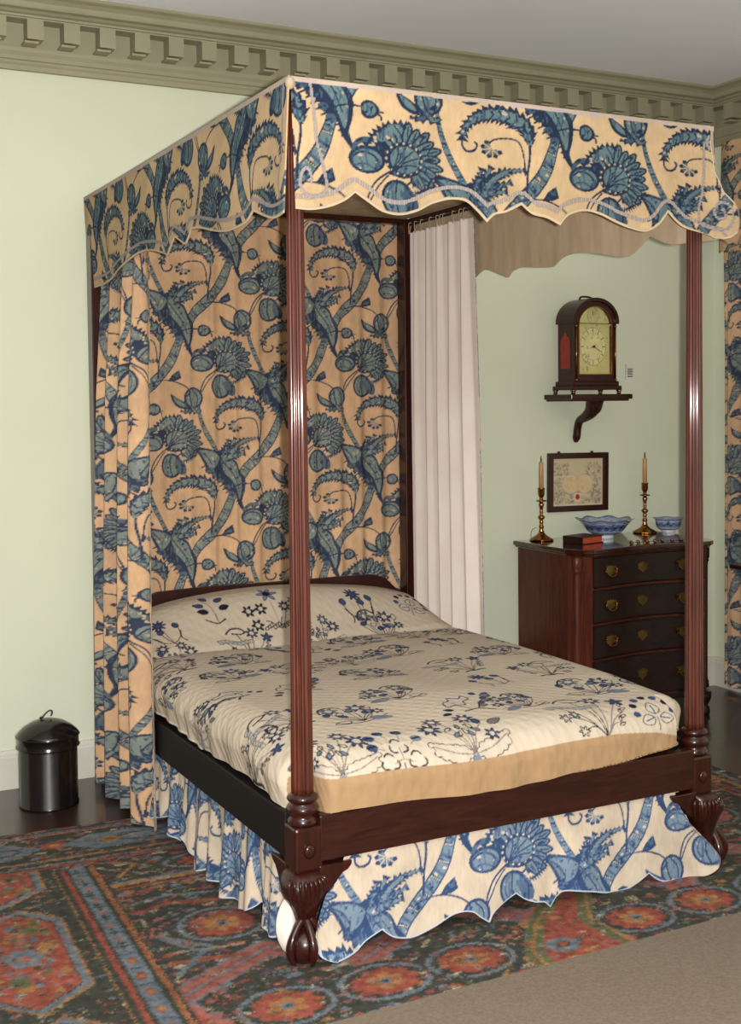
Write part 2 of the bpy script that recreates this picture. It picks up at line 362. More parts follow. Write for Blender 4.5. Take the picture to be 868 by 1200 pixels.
stem(R((-150, -38), (-90, 10), (-60, 70)), 7, S_D); stem(R((20, 30), (60, 90), (110, 170), (150, 280)), 8, S_D); stem(R((60, 40), (110, 120), (160, 220)), 5, S_M)
for k in range(3): a = J+np.array((140+k*14, 340+k*26)); T.line([a, a+(-26, 8)], 9, S_D)
# ferny leaf fan over the junction
T.poly(smooth_path(R((-10, -5), (20, -40), (80, -20), (60, 20)), 3, True), S_D)
for e, w in [((75, -105), 16), ((120, -118), 18), ((168, -105), 18), ((60, -60), 12), ((215, -50), 15), ((190, 0), 14)]:
    feather([J+(40, 30), J+np.array(e)*.55+(20, 10), J+e], [24, w*1.5, 3], [24, w*1.5, 3], 13, 15, .62, S_L, ticks=True)
feather([J+(90, -10), J+(150, -75), J+(215, -112), J+(290, -125)], [20, 20, 14, 3], [20, 18, 12, 3], 21, 15, .55, S_L, ticks=False)
# plume and its little hanging bell
stem([(605, 1010), (612, 900), (628, 800), (628, 730), (612, 660)], 13)
feather([(632, 745), (618, 660), (560, 610), (480, 590), (400, 600), (330, 640), (290, 700), (284, 745)], [12, 34, 44, 44, 36, 26, 14, 6], [10, 30, 40, 36, 30, 22, 12, 6], 38, 20, .6)
stem([(284, 720), (282, 770), (305, 798), (340, 790), (356, 762), (346, 748)], 12)
stem([(600, 900), (596, 800), (575, 730), (530, 712), (450, 722), (420, 745)], 9)
for a in range(6):
    th = .4+a*.75; T.poly([(430+math.cos(th)*8, 775+math.sin(th)*6), (430+math.cos(th-.3)*50, 775+math.sin(th-.3)*44), (430+math.cos(th)*62, 775+math.sin(th)*54), (430+math.cos(th+.3)*50, 775+math.sin(th+.3)*44)], S_D)
    T.poly([(430, 775), (430+math.cos(th-.2)*38, 775+math.sin(th-.2)*34), (430+math.cos(th+.2)*38, 775+math.sin(th+.2)*34)], S_L)
# side shoot with a big bud
stem([(560, 1050), (600, 1036), (660, 1026), (730, 1036), (790, 1065), (830, 1100)], 9)
T.poly([(690, 1025), (715, 985), (765, 945), (778, 1010), (740, 1030)], S_D); T.poly([(712, 1018), (735, 990), (758, 968), (762, 1005)], S_M)
bc = np.array([862., 1165.])
T.poly([(bc[0]+72*math.cos(a), bc[1]+86*math.sin(a)) for a in np.linspace(0, 2*PI, 20)], S_D)
T.poly([(bc[0]+58*math.cos(a), bc[1]+72*math.sin(a)) for a in np.linspace(0, 2*PI, 20)], S_L)
T.poly(smooth_path([(700, 1130), (740, 1160), (800, 1200), (840, 1250), (780, 1250), (725, 1210)], 4, True), S_D); T.poly(smooth_path([(722, 1158), (780, 1198), (800, 1235), (750, 1212)], 4, True), S_L)
stem([(830, 1100), (835, 1170), (860, 1245)], 10); stem([(850, 1090), (895, 1150), (890, 1230)], 8); stem([(840, 1120), (800, 1160)], 8)
feather([(880, 1240), (820, 1272), (775, 1268)], [16, 14, 3], [16, 14, 3], 9, 9, .5, S_M, ticks=False)
feather([(850, 1235), (885, 1275), (915, 1262)], [14, 14, 3], [14, 14, 3], 9, 9, .5, S_L, ticks=False)
# small bud
stem(R((104, 270), (130, 250), (180, 238), (240, 240)), 9)
T.poly([tuple(J+np.array([275+44*math.cos(a)*(1+.12*math.cos(3*a)), 252+48*math.sin(a)])) for a in np.linspace(0, 2*PI, 18)], S_D)
T.poly([tuple(J+np.array([275+32*math.cos(a), 250+34*math.sin(a)])) for a in np.linspace(0, 2*PI, 14)], S_L)
stem(R((262, 225), (285, 255), (272, 285)), 8, S_M); stem(R((310, 268), (328, 280), (330, 300)), 10); stem(R((318, 262), (342, 262)), 8)
# the great flower
def blob(c, rx, ry, k, rot=0, n=20):
    th = np.linspace(0, 2*PI, n, endpoint=False); x = rx*np.cos(th); y = ry*np.sin(th)
    T.poly(np.stack([c[0]+x*math.cos(rot)-y*math.sin(rot), c[1]+x*math.sin(rot)+y*math.cos(rot)], 1), k)
fc = np.array([362., 258.]); T.s = 1.16
for r_, a0, a1 in [(186, -190, -85), (182, 20, 75)]:
    n = 26; th = np.radians(np.linspace(a0, a1, n)); rr = np.where(np.arange(n) % 2, r_, r_-24)
    T.poly(np.r_[np.stack([fc[0]+rr*np.cos(th), fc[1]+rr*np.sin(th)*.96], 1), [tuple(fc)]], S_D)
    rr = np.where(np.arange(n) % 2, r_-34, r_-52)
    T.line(np.stack([fc[0]+rr*np.cos(th), fc[1]+rr*np.sin(th)*.96], 1), 8, S_W)
for k, a in enumerate(np.radians(np.arange(-128, 62, 15.5))):
    rr = 168 if k % 2 else 154; c = fc+np.array([math.cos(a), math.sin(a)])*rr*.62
    blob(c, rr*.40, 24, S_D, a); blob(c, rr*.33, 15, S_L, a); T.line([c, c+np.array([math.cos(a), math.sin(a)])*rr*.25], 6, S_D)
for k in range(4): blob(fc+(-85+k*18, -95-k*12), 30, 22, S_L, -.6+k*.2); T.line([fc+(-70+k*18, -80-k*12), fc+(-100+k*20, -115-k*12)], 6, S_D)
blob((208, 272), 76, 62, S_D); blob((208, 274), 62, 48, S_L); stem([(150, 262), (190, 240), (235, 252), (262, 290)], 8); stem([(160, 300), (200, 290), (240, 310)], 7, S_M); stem([(150, 225), (185, 190), (230, 185)], 22, S_M)
blob((330, 432), 68, 84, S_D); blob((328, 432), 54, 70, S_L); stem([(330, 350), (322, 430), (335, 500)], 8); stem([(300, 380), (290, 440), (310, 490)], 7, S_M); blob((385, 440), 30, 60, S_M, -.3); stem([(360, 370), (395, 430), (390, 490)], 9)
blob(fc, 82, 78, S_D); 
for k in range(16): a = 2*PI*k/16; T.line([fc+np.array([math.cos(a)*74, math.sin(a)*70])]*2, 11, S_W)
blob(fc+(4, 2), 62, 60, S_L)
for e in [(-20, -60), (10, -56), (40, -40), (58, -10), (50, 25)]: stem([fc+(-55, 62), fc+np.array(e)*.4+(-20, 18), fc+e], 6, S_D)
stem([fc+(-60, 66), fc+(0, 78), fc+(60, 55)], 10); T.s = 1.0; stem([(480, 375), (500, 345), (540, 322)], 10)
TK = tile.img[..., 0].copy()
def soft(sx, sy, seed):
    a = np.random.default_rng(seed).random(TK.shape)
    for ax, n in ((0, sy), (1, sx)):
        for _ in range(2): a = sum(np.roll(a, k, ax) for k in range(-n, n+1))/(2*n+1)
    return (a-a.mean())/a.std()
na, nb, nc = soft(1, 4, 1), soft(3, 2, 2), soft(9, 12, 5)
lightm = (TK == S_L); TK[lightm & (na > .95)] = S_M; TK[lightm & (nb > 1.7)] = S_D
TK[(tile.img[..., 0] == S_M) & (nb > .9)] = S_D; TK[(tile.img[..., 0] == S_D) & (na > 1.6)] = S_M; TK[lightm & (nb < -1.9)] = S_W
def palette(cols):
    cv = Cv(0, 0, PW, PH, .0017, (0, 0, 0)); arr = lin(np.array(cols)); f = np.clip(TK, 0, 4).astype(int); cv.img = arr[f]*(1+.045*nc[..., None]+.03*na[..., None]); return cv
TILE_OLD = palette([(194, 158, 122), (120, 128, 120), (86, 96, 102), (50, 58, 76), (176, 158, 130)])
TILE_VAL = palette([(174, 149, 114), (82, 101, 104), (52, 70, 86), (28, 38, 58), (152, 138, 116)])
TILE_SK = palette([(187, 172, 152), (110, 128, 142), (78, 98, 124), (48, 68, 102), (190, 178, 162)])
def print_at(tl, U, V): return tl.sample(np.mod(U, PW), np.mod(V, PH), True)
def dist_poly(X, Z, pts):
    d = np.full(X.shape, 1e9); pts = np.array(pts)
    for p, q in zip(pts[:-1], pts[1:]):
        e = q-p; t = np.clip(((X-p[0])*e[0]+(Z-p[1])*e[1])/(e@e+1e-12), 0, 1); d = np.minimum(d, np.hypot(X-p[0]-t*e[0], Z-p[1]-t*e[1]))
    return d
# ------------------------------------------------------------------ setting
YW, XR, ZC = 2.05, 3.43, 3.235
struct(MB().box(-4, XR+.1, -4.5, YW+.1, -.06, 0).build('floor', M['floor']))
struct(MB().box(-4, XR+.1, YW, YW+.1, 0, ZC+.05).build('wall_back', M['wall']))
struct(MB().box(XR, XR+.1, -4.5, YW, 0, ZC+.05).build('wall_right', M['wall']))
struct(MB().box(-4, XR, -4.5, YW, ZC, ZC+.05).build('ceiling', M['ceil']))
CP = [(0, 2.967), (.022, 2.967), (.024, 2.985), (.030, 2.992), (.030, 3.003), (.038, 3.006), (.044, 3.020), (.054, 3.034), (.058, 3.046), (.058, 3.052), (.044, 3.053), (.044, 3.148), (.082, 3.150), (.092, 3.158), (.104, 3.160), (.106, 3.168),
      (.118, 3.172), (.128, 3.180), (.150, 3.184), (.155, 3.192), (.160, 3.204), (.176, 3.216), (.196, 3.222), (.2, 3.226), (.2, ZC), (0, ZC)]
struct(MB().sweep(CP, lambda p, t: (t if t < 0 else XR-p[0], YW-p[0], p[1]), [-4, 1]).build('trim_1', M['trim']))
struct(MB().sweep(CP, lambda p, t: (XR-p[0], t if t < 0 else YW-p[0], p[1]), [-4.5, 1]).build('trim_2', M['trim']))
d1 = MB(); x = -.389-.148*22+.082
while x < XR-.13:
    d1.box(x, x+.066, YW-.118, YW-.04, 3.070, 3.1475); d1.box(x-.012, x+.045, YW-.118, YW-.04, 3.0535, 3.062); x += .148
d1.box(-4, XR-.1, YW-.118, YW-.04, 3.1475, 3.153)
struct(d1.build('trim_3', M['trim']))
d2 = MB(); y = YW-.19
while y > -4: d2.box(XR-.118, XR-.04, y-.066, y, 3.070, 3.1475); d2.box(XR-.118, XR-.04, y-.05, y+.012, 3.0535, 3.062); y -= .148
d2.box(XR-.118, XR-.04, -4, YW-.04, 3.1475, 3.153)
struct(d2.build('trim_4', M['trim']))
BP = [(0, 0), (.022, 0), (.022, .132), (.017, .138), (.017, .146), (.010, .158), (0, .160)]
struct(MB().sweep(BP, lambda p, t: (t if t < 0 else XR-p[0], YW-p[0], p[1]), [-4, 1]).build('baseboard_back', M['base']))
struct(MB().sweep(BP, lambda p, t: (XR-p[0], t if t < 0 else YW-p[0], p[1]), [-4.5, 1]).build('baseboard_right', M['base']))

# ------------------------------------------------------------------ bed frame
BW, BL = 1.45, 1.97
bed = empty('four_poster_bed', (BW/2, BL/2, 0), 'tall four-poster bed with reeded mahogany foot posts on claw feet', 'bed')
def bedpart(mb, name, mat, bevel=0, parent=None):
    o = mb.build(name, mat, parent or bed, bevel)
    if parent is None: o.matrix_parent_inverse = Matrix.Translation(-Vector(bed.location))
    return o
def foot_post(px, sx):
    p = MB(); n = 96; prof = [(.0325, .477)]+[(.0325-(.0325-.0238)*((z-.5)/1.93)**.9 if z > .5 else .0325, z) for z in np.linspace(.5, 2.43, 14)]
    p.lathe(prof, n, (px, 0, 0), reed=12, amp=.16)
    sh = bedpart(p, 'post', M['post'])
    MB().box(px-.043, px+.043, -.043, .043, .262, .392, .009).build('square_block', M['dark'], sh)
    r = MB(); r.lathe([(.030, .392), (.044, .394), (.046, .402), (.040, .412), (.035, .418), (.044, .428), (.048, .436), (.044, .446), (.034, .451), (.034, .456), (.043, .461), (.046, .467), (.043, .474), (.034, .479), (.030, .482)], 32, (px, 0, 0))
    r.build('turned_ring', M['dark'], sh)
    # bolt cover on the faces of the block
    k = MB(); k.lathe([(.016, 0), (.018, .004), (.012, .008), (.0001, .010)], 16); k.v = [(px+v[0], -.042-v[2], .322+v[1]*1.15) for v in k.v]; k.build('bolt_cover', M['dark'], sh)
    # cabriole leg
    g = MB(); st = [(.262, .046, 0, 0), (.25, .054, .006, .008), (.23, .060, .012, .016), (.205, .058, .013, .018), (.17, .047, .009, .013), (.14, .036, .008, .012), (.115, .027, .008, .014), (.09, .0215, .010, .018), (.075, .023, .014, .022), (.06, .03, .016, .024)]
    if sx > 0: st = [(a, b, c+.014*(c > 0)+.022*(a < .2)*(1-a/.2), d) for a, b, c, d in st]
    n = 24; V = []; F = []
    for z, h, ox, oy in st:
        for k_ in range(n):
            a = 2*PI*k_/n; c_, s_ = math.cos(a), math.sin(a); q = (abs(c_)**3+abs(s_)**3)**(-1/3.)
            V.append((px+sx*ox+h*q*c_, -oy+h*q*s_, z))
    for i in range(len(st)-1):
        for k_ in range(n): k2 = (k_+1) % n; F.append((i*n+k_, i*n+k2, (i+1)*n+k2, (i+1)*n+k_))
    F.append(tuple(range(n))); F.append(tuple((len(st)-1)*n+k_ for k_ in range(n)))
    g.add(V, F, True)
    leg = bedpart(g, 'leg', M['dark'])
    fx, fy = px+(.062 if sx > 0 else -.012), (.004 if sx > 0 else -.030)
    b_ = MB(); b_.ball((fx, fy, .052), .052, 24, (1.04, 1.04, 1)); b_.build('ball_foot', M['dark'], leg)
    c_ = MB()
    for a in (-PI/2, -PI/2+1.15*1, -PI/2-1.15, PI/2):
        pts = [(fx+math.cos(a)*r_, fy+math.sin(a)*r_, z) for r_, z in ((.014, .125), (.034, .108), (.053, .082), (.060, .052), (.054, .024), (.042, .008))]
        c_.tube(smooth_path(pts, 5), np.interp(np.linspace(0, 1, 26), [0, .3, .55, .8, 1], [.014, .012, .0145, .010, .004]), 8)
    c_.build('claw', M['dark'], leg)
    # carved acanthus on the knee
    a_ = MB()
    for i in range(9):
        ang = -PI/2+(i-4)*.24; cx_, cy_ = px+sx*.012, -.016
        pts = [(cx_+math.cos(ang)*(r_)*(1+.08*abs(i-4)/4), cy_+math.sin(ang)*r_, z) for r_, z in ((.056, .250), (.064, .236), (.063, .216), (.056, .192-.004*abs(i-4)))]
        a_.tube(smooth_path(pts, 4), [.002, .004, .0055, .006, .0055, .005, .0045, .004, .004, .0035, .003, .002, .001], 6)
    a_.build('carved_leaf', M['dark'], leg)
    # knee brackets under both rails
    s_ = -sx
    br = MB(); br.prism([(.03, .275), (.135, .275), (.132, .262), (.120, .250), (.104, .244), (.088, .226), (.070, .205), (.045, .19), (.03, .19)], lambda a, b, d: (px+s_*a, d, b), -.045, -.012)
    br.build('knee_bracket', M['dark'], leg, .004); br = MB()
    br.prism([(.03, .275), (.135, .275), (.132, .262), (.120, .250), (.104, .244), (.088, .226), (.070, .205), (.045, .19), (.03, .19)], lambda a, b, d: (px-s_*d, a, b), .012, .045)
    br.build('knee_bracket', M['dark'], leg, .004)
foot_post(0, -1); foot_post(BW, 1)
for px in (0, BW):
    h = MB(); h.box(px-(.036 if px else .068), px+.036, BL-.036, BL+.036, 0, 2.43, .004); bedpart(h, 'post', M['dark'])
bedpart(MB().box(.035, BW-.035, -.042, -.004, .286, .418, .004), 'foot_rail', M['rail'])
bedpart(MB().box(.035, BW-.035, BL-.02, BL+.02, .286, .418, .004), 'head_rail', M['rail'])
M['shaded_siderail'] = mat_wood('side_rail', (12, 7, 6), (18, 10, 8), .6, .0, (14, 2, 14))  # darker copy of the rail mahogany, shade on the side faces put into its colour
bedpart(MB().box(-.042, -.004, .035, BL-.03, .286, .418, .004), 'side_rail', M['shaded_siderail'])
bedpart(MB().box(BW+.004, BW+.042, .035, BL-.03, .286, .418, .004), 'side_rail', M['shaded_siderail'])
hb = [(.03, .40), (.03, .69), (.07, .70), (.10, .728), (.14, .765), (.20, .784), (.4, .79), (.725, .787), (1.05, .787), (1.25, .784), (1.31, .765), (1.35, .728), (1.38, .70), (1.42, .69), (1.42, .40)]
bedpart(MB().prism(hb, lambda a, b, d: (a, d, b), 1.958, 1.982), 'headboard', M['rail'], .004)
tf = MB()
tf.box(-.03, BW+.03, -.035, -.005, 2.43, 2.452); tf.box(-.03, BW+.03, BL-.015, BL+.03, 2.425, 2.452); tf.box(-.03, 0, -.005, BL-.015, 2.43, 2.452); tf.box(BW, BW+.03, -.005, BL-.015, 2.43, 2.452); tf.box(0, BW, .95, .98, 2.44, 2.452)
bedpart(tf, 'tester_frame', M['dark'])
rod = MB(); rod.tube([(BW-.012, BL-.03, 2.418), (BW-.012, .04, 2.418)], .005, 10); rod.tube([(BW-.012, 1.0, 2.418), (BW-.012, 1.0, 2.432)], .004, 6)
bedpart(rod, 'curtain_rod', M['iron']); rod = MB(); rod.tube([(.012, BL-.03, 2.418), (.012, .04, 2.418)], .005, 10); bedpart(rod, 'curtain_rod', M['iron'])

# ------------------------------------------------------------------ canopy cloths
can = empty('bed_canopy', (BW/2, BL/2, 2.4), 'blue and tan printed canopy with scalloped valances over the four posts', 'canopy')
def canpart(o): o.parent = can; o.matrix_parent_inverse = Matrix.Translation(-Vector(can.location)); return o
VF = [(-.029, 2.121), (.017, 2.120), (.071, 2.131), (.119, 2.151), (.155, 2.177), (.191, 2.156), (.24, 2.13), (.297, 2.123), (.356, 2.137), (.407, 2.162), (.468, 2.179), (.52, 2.177), (.555, 2.153), (.591, 2.119), (.618, 2.142), (.66, 2.153), (.713, 2.178),
      (.751, 2.152), (.804, 2.143), (.853, 2.124), (.888, 2.157), (.952, 2.174), (1.013, 2.167), (1.075, 2.146), (1.127, 2.132), (1.19, 2.124), (1.244, 2.148), (1.282, 2.190), (1.331, 2.150), (1.398, 2.130), (1.44, 2.116), (1.475, 2.114)]
def outline_interp(pts, cusps, n=10):
    """smooth between the cusps only"""
    out = []; seg = [pts[0]]
    for p in pts[1:]:
        seg.append(p)
        if p[0] in cusps or p is pts[-1]:
            sp = smooth_path(seg, n); out += [tuple(q) for q in sp]; seg = [p]
    return np.array(out)
VFi = outline_interp(VF, (.155, .591, .713, .853, 1.282))
TOP = 2.4855
GRID = .0032
def braid(col, d, along, w=.0055, c1=(124, 116, 122), c2=(154, 142, 130)):
    m_ = (d < w); k = (np.sin(along*2*PI/.008) > .2)
    col[m_ & k] = lin(c2); col[m_ & ~k] = lin(c1); m2 = (d > w) & (d < w+.002); col[m2] = col[m2]*.75
def valance(name, s0, s1, edge, place, tl, uo, ear=None, braids=(), flip=False, sign=1, plain=False):
    xs = np.arange(s0, s1+.001, GRID); nz = int(.37/GRID)
    zb = np.interp(xs, edge[:, 0], edge[:, 1]); t = np.linspace(0, 1, nz)[:, None]
    X = np.repeat(xs[None], nz, 0); Z = TOP+(zb[None]-TOP)*t
    if ear is not None:
        er = np.interp(Z, ear[::-1, 1], ear[::-1, 0]); k = np.clip((X-(s1-.13))/.13, 0, 1)**1.6; X = X+(er-s1)*k
    U = X+uo[0]; V = Z+uo[1]
    col = print_at(tl, U, V)
    ed = dist_poly(X, Z, edge); eb = np.abs(ed-.036)
    braid(col, eb, X)
    if ear is not None:
        de = dist_poly(X, Z, ear); 
    for br_ in braids: braid(col, dist_poly(X, Z, smooth_path(br_, 6)), Z+X, .0045)
    top = Z > TOP-.014; col[top] = lin((164, 148, 130)); tt = top & (np.sin(X*2*PI/.05+3*np.sin(X*40)) > .55) & (Z < TOP-.004); col[tt] = lin((156, 142, 146))
    bot = (ed < .006); col[bot] = lin((184, 164, 132)); b2 = (ed > .006) & (ed < .008); col[b2] = lin((150, 140, 130))
    if ear is not None: col[(de < .006)] = lin((186, 168, 148))
    P = place(X, Z)
    o = gridmesh(name, P, M['print'], None, col, solid=.004, mat2=M['lining'], flip=flip)
    return canpart(o)
EAR = np.array([(1.452, 2.490), (1.470, 2.486), (1.476, 2.472), (1.474, 2.45), (1.470, 2.43), (1.474, 2.40), (1.478, 2.36), (1.482, 2.332), (1.500, 2.305), (1.508, 2.285), (1.516, 2.270), (1.538, 2.254), (1.562, 2.235), (1.576, 2.205), (1.578, 2.17), (1.567, 2.138), (1.535, 2.12), (1.50, 2.113)])
def place_front(X, Z):
    d = (TOP-Z)
    y = -.052-.018*d/.36 - .006*np.sin(X*9+1)*(d/.36) - .01*np.clip((X-1.42)/.15, 0, 1)
    return np.stack([X, y, Z], -1)
valance('front_valance', -.030, 1.475, VFi, place_front, TILE_VAL, (-.308, -2.276), EAR,
        braids=[[(.028, 2.47), (.036, 2.40), (.040, 2.32), (.058, 2.24), (.066, 2.19), (.052, 2.165), (.02, 2.158), (-.01, 2.175), (-.012, 2.21), (.004, 2.235), (.018, 2.225), (.02, 2.2)],
                [(1.462, 2.43), (1.44, 2.42), (1.436, 2.35), (1.425, 2.27), (1.405, 2.20), (1.415, 2.16), (1.455, 2.148), (1.52, 2.15), (1.548, 2.185), (1.535, 2.225), (1.495, 2.235), (1.468, 2.205), (1.485, 2.18), (1.515, 2.19), (1.505, 2.215)],
                [(1.462, 2.45), (1.45, 2.43), (1.46, 2.41), (1.472, 2.42)]], flip=True)
VL = [(.0, 2.111), (.06, 2.106), (.121, 2.113), (.241, 2.150), (.305, 2.122), (.438, 2.119), (.579, 2.139), (.72, 2.168), (.80, 2.176), (.85, 2.135), (.90, 2.15), (.953, 2.172), (1.03, 2.118), (1.10, 2.135), (1.249, 2.162), (1.397, 2.168), (1.611, 2.138), (1.784, 2.109), (2.0, 2.104), (2.1, 2.104)]
VLi = outline_interp(VL, (.241, .80, .953, 1.03)); sh = .06
def place_left(X, Z):
    d = (TOP-Z); x = -.038-.02*d/.36*(1-X/1.05)-.038*np.clip(X/2, 0, 1)**2+.005*np.sin(X*11)*(d/.36); zz = Z-.026*np.clip(X/2, 0, 1)**1.3
    return np.stack([x, X-.055, zz], -1)
valance('side_valance', 0., 2.055, VLi, place_left, TILE_VAL, (.93, -2.20), None, braids=[[(.035, 2.47), (.036, 2.40), (.03, 2.30), (.045, 2.24), (.05, 2.19), (.03, 2.16)]], sign=-1)
VR = [(-.06, 2.114), (.09, 2.120), (.171, 2.127), (.274, 2.167), (.383, 2.113), (.473, 2.118), (.639, 2.150), (.764, 2.151), (.855, 2.117), (.976, 2.128), (1.08, 2.140), (1.118, 2.136), (1.15, 2.128), (1.177, 2.107), (1.23, 2.125), (1.344, 2.156), (1.456, 2.124), (1.6, 2.11), (1.8, 2.13), (2.06, 2.11)]
VRi = outline_interp([(a+.055, b) for a, b in VR], (.329, 1.232, .91))
def place_right(X, Z):
    d = (TOP-Z); x = 1.484+.012*d/.36+.005*np.sin(X*11+2)*(d/.36); return np.stack([x, X-.055, Z], -1)
valance('side_valance', 0., 2.055, VRi, place_right, TILE_VAL, (.4, -2.27), None, flip=True)
# top sheet and ceiling lining
canpart(MB().box(-.034, BW+.034, -.052, BL+.03, 2.470, 2.484).build('top_sheet', M['lining']))
cl = MB(); cl.box(0, BW, 0, BL, 2.455, 2.459); canpart(cl.build('ceiling_lining', M['lining']))
# corner tab of cloth at the front left corner
tb = MB(); tb.ball((-.032, -.050, 2.466), .017, 12, (.8, .8, 1.1)); canpart(tb.build('corner_tuft', M['tape']))
tb = MB(); tb.ball((-.034, -.056, 2.30), .006, 8, (1, 1, 9)); 

# ------------------------------------------------------------------ curtains
def fold_curtain(name, base, nrm, s_len, z0f, z1, amp, waves, tl, full, vo, uo, mat, seed=0, res=.0035, mat2=None, solid=.002, off=-1, botflare=0, flip=False, topamp=.3, sharp=.0):
    """cloth along base(s), folding along nrm"""
    r_ = np.random.default_rng(seed); ph = r_.uniform(0, 6.28, 8)
    n = int(s_len*full/res); m_ = int((z1-z0f(0))/res)
    s = np.linspace(0, 1, n)[None]; t = np.linspace(0, 1, m_)[:, None]   # t 0 top
    wob = s+.012*np.sin(6.3*s*2.3+ph[0])+.004*np.sin(t*2+ph[1]+s*9)
    w_ = 2*PI*waves*wob
    f = np.sin(w_+ph[2])+.35*np.sin(2*w_*.97+ph[3]+t*.8)+.25*np.sin(.53*w_+ph[4]-t*.6)
    A = amp*(topamp+(1-topamp)*np.clip(t*3, 0, 1))*(1+botflare*t)*f
    z = z1+(np.vectorize(z0f)(np.linspace(0, 1, n))[None]-z1)*t
    S = s*s_len+.25*amp*np.cos(w_+ph[2])*(waves > 0)
    b0 = base(S, t); P = b0+nrm[None, None]*A[..., None]; P[..., 2] = z
    U = s*s_len*full+uo+0*t; V = z+vo
    col = print_at(tl, U, V) if tl is not None else None
    return gridmesh(name, P, mat, None, col, solid=solid, mat2=mat2, flip=flip)
hc = fold_curtain('head_curtain', lambda S, t: np.stack([-.064+S, 2.016+0*S, 0*S], -1), np.array([0, -1., 0]), 1.565, lambda s: .60, 2.44, .0075, 13, TILE_OLD, 1.08, -1.775, -.653, M['print'], 3, .0036, M['lining'], .002, flip=True)
tag(hc, 'flat printed head cloth of large blue flowers hanging behind the headboard', 'curtain')
# the side curtain gathered round the left head post
lc = fold_curtain('bed_curtain', lambda S, t: np.stack([-.012-.066*np.clip(t*1.5, 0, 1)**.8+.0*S, 1.30-.10*np.clip(t*1.5, 0, 1)+S*(1+.12*t)+.0*t, 0*S], -1), np.array([-1., .25, 0]), .56, lambda s: .012+.02*math.sin(s*5)**2, 2.43, .024, 3.6, TILE_OLD, 1.25, -.4, .1, M['print'], 11, .0036, M['white'], .002, -1, .3)
tag(lc, 'gathered blue-printed bed curtain hanging to the floor at left of bed', 'curtain')
# white side of the right curtain
def z_r(s): return .03
rc = fold_curtain('bed_curtain', lambda S, t: np.stack([BW+.0+.0*S+.012*t, 1.40+S+.0*t-.05*t*(1-S/.53), 0*S], -1), np.array([-1., .1, 0]), .53, z_r, 2.385, .022, 5.2, TILE_OLD, 1.45, .2, .3, M['print'], 21, .0055, M['white'], .003, flip=True, botflare=.2, topamp=.55)
tag(rc, 'white lined bed curtain tied to the rod at right of headboard', 'curtain')
for k, yy in enumerate([1.425, 1.46, 1.52, 1.60, 1.625, 1.66, 1.72, 1.80, 1.86, 1.91]):
    q = MB(); x0 = BW-.014; lean = .008*math.sin(k*2.1)
    q.tube([(x0-.007, yy, 2.425), (x0-.009, yy+lean*.3, 2.412), (x0-.008, yy+lean, 2.375)], .0022, 6); q.tube([(x0+.007, yy, 2.425), (x0+.004, yy+.003, 2.412), (x0-.004, yy+.004+lean, 2.375)], .0022, 6); q.tube([(x0-.007, yy, 2.425), (x0, yy, 2.428), (x0+.007, yy, 2.425)], .0022, 6)
    q.build('tie_tape', M['tape'], rc)

# ------------------------------------------------------------------ embroidered quilt
NV, BLU, PBL, GRY = lin((26, 28, 44)), lin((54, 70, 106)), lin((108, 118, 134)), lin((112, 104, 98))
CREAM, TAN = lin((190, 176, 156)), lin((160, 130, 96))
qc = Cv(-.45, -.35, 1.9, 2.3, .0026, CREAM)
class Spr:
    def __init__(s, cx, cy, sc=1, rot=0, mir=1): s.c = (cx, cy); s.sc = sc*1.1; s.co, s.si = math.cos(rot), math.sin(rot); s.m = mir
    def p(s, pts):
        p = np.array(pts, float)*s.sc; x = p[:, 0]*s.m; y = p[:, 1]; return np.stack([s.c[0]+x*s.co-y*s.si, s.c[1]+x*s.si+y*s.co], 1)
    def line(s, pts, w=.0042, c=NV, sm=True): qc.line(s.p(smooth_path(pts, 6) if sm and len(pts) > 2 else pts), w*1.25, c)
    def fill(s, pts, c, closed=True): qc.poly(s.p(smooth_path(pts, 5, True)), c)
    def leaf(s, a, ang, L, w, c=BLU, outl=NV):
        d = np.array((math.cos(ang), math.sin(ang))); n = np.array((-d[1], d[0])); a = np.array(a)
        P = [a, a+d*L*.3+n*w, a+d*L*.7+n*w*.8, a+d*L, a+d*L*.7-n*w*.8, a+d*L*.3-n*w]
        if c is not None: s.fill(P, c)
        if outl is not None: q = smooth_path(P, 5, True); s.line(np.r_[q, q[:1]], .003, outl, False)
    def flower(s, c, r, n=6, c1=BLU, c2=NV, c3=None):
        th = np.linspace(0, 2*PI, n*4, endpoint=False); rr = r*(.68+.32*np.cos(n*th)); P = np.stack([c[0]+rr*np.cos(th), c[1]+rr*np.sin(th)], 1)
        s.fill(P, c1); q = smooth_path(P, 2, True); s.line(np.r_[q, q[:1]], .003, c2, False)
        k = r*.35; th = np.linspace(0, 2*PI, 10); s.fill(np.stack([c[0]+k*np.cos(th), c[1]+k*np.sin(th)], 1)[:-1], c3 if c3 is not None else CREAM)
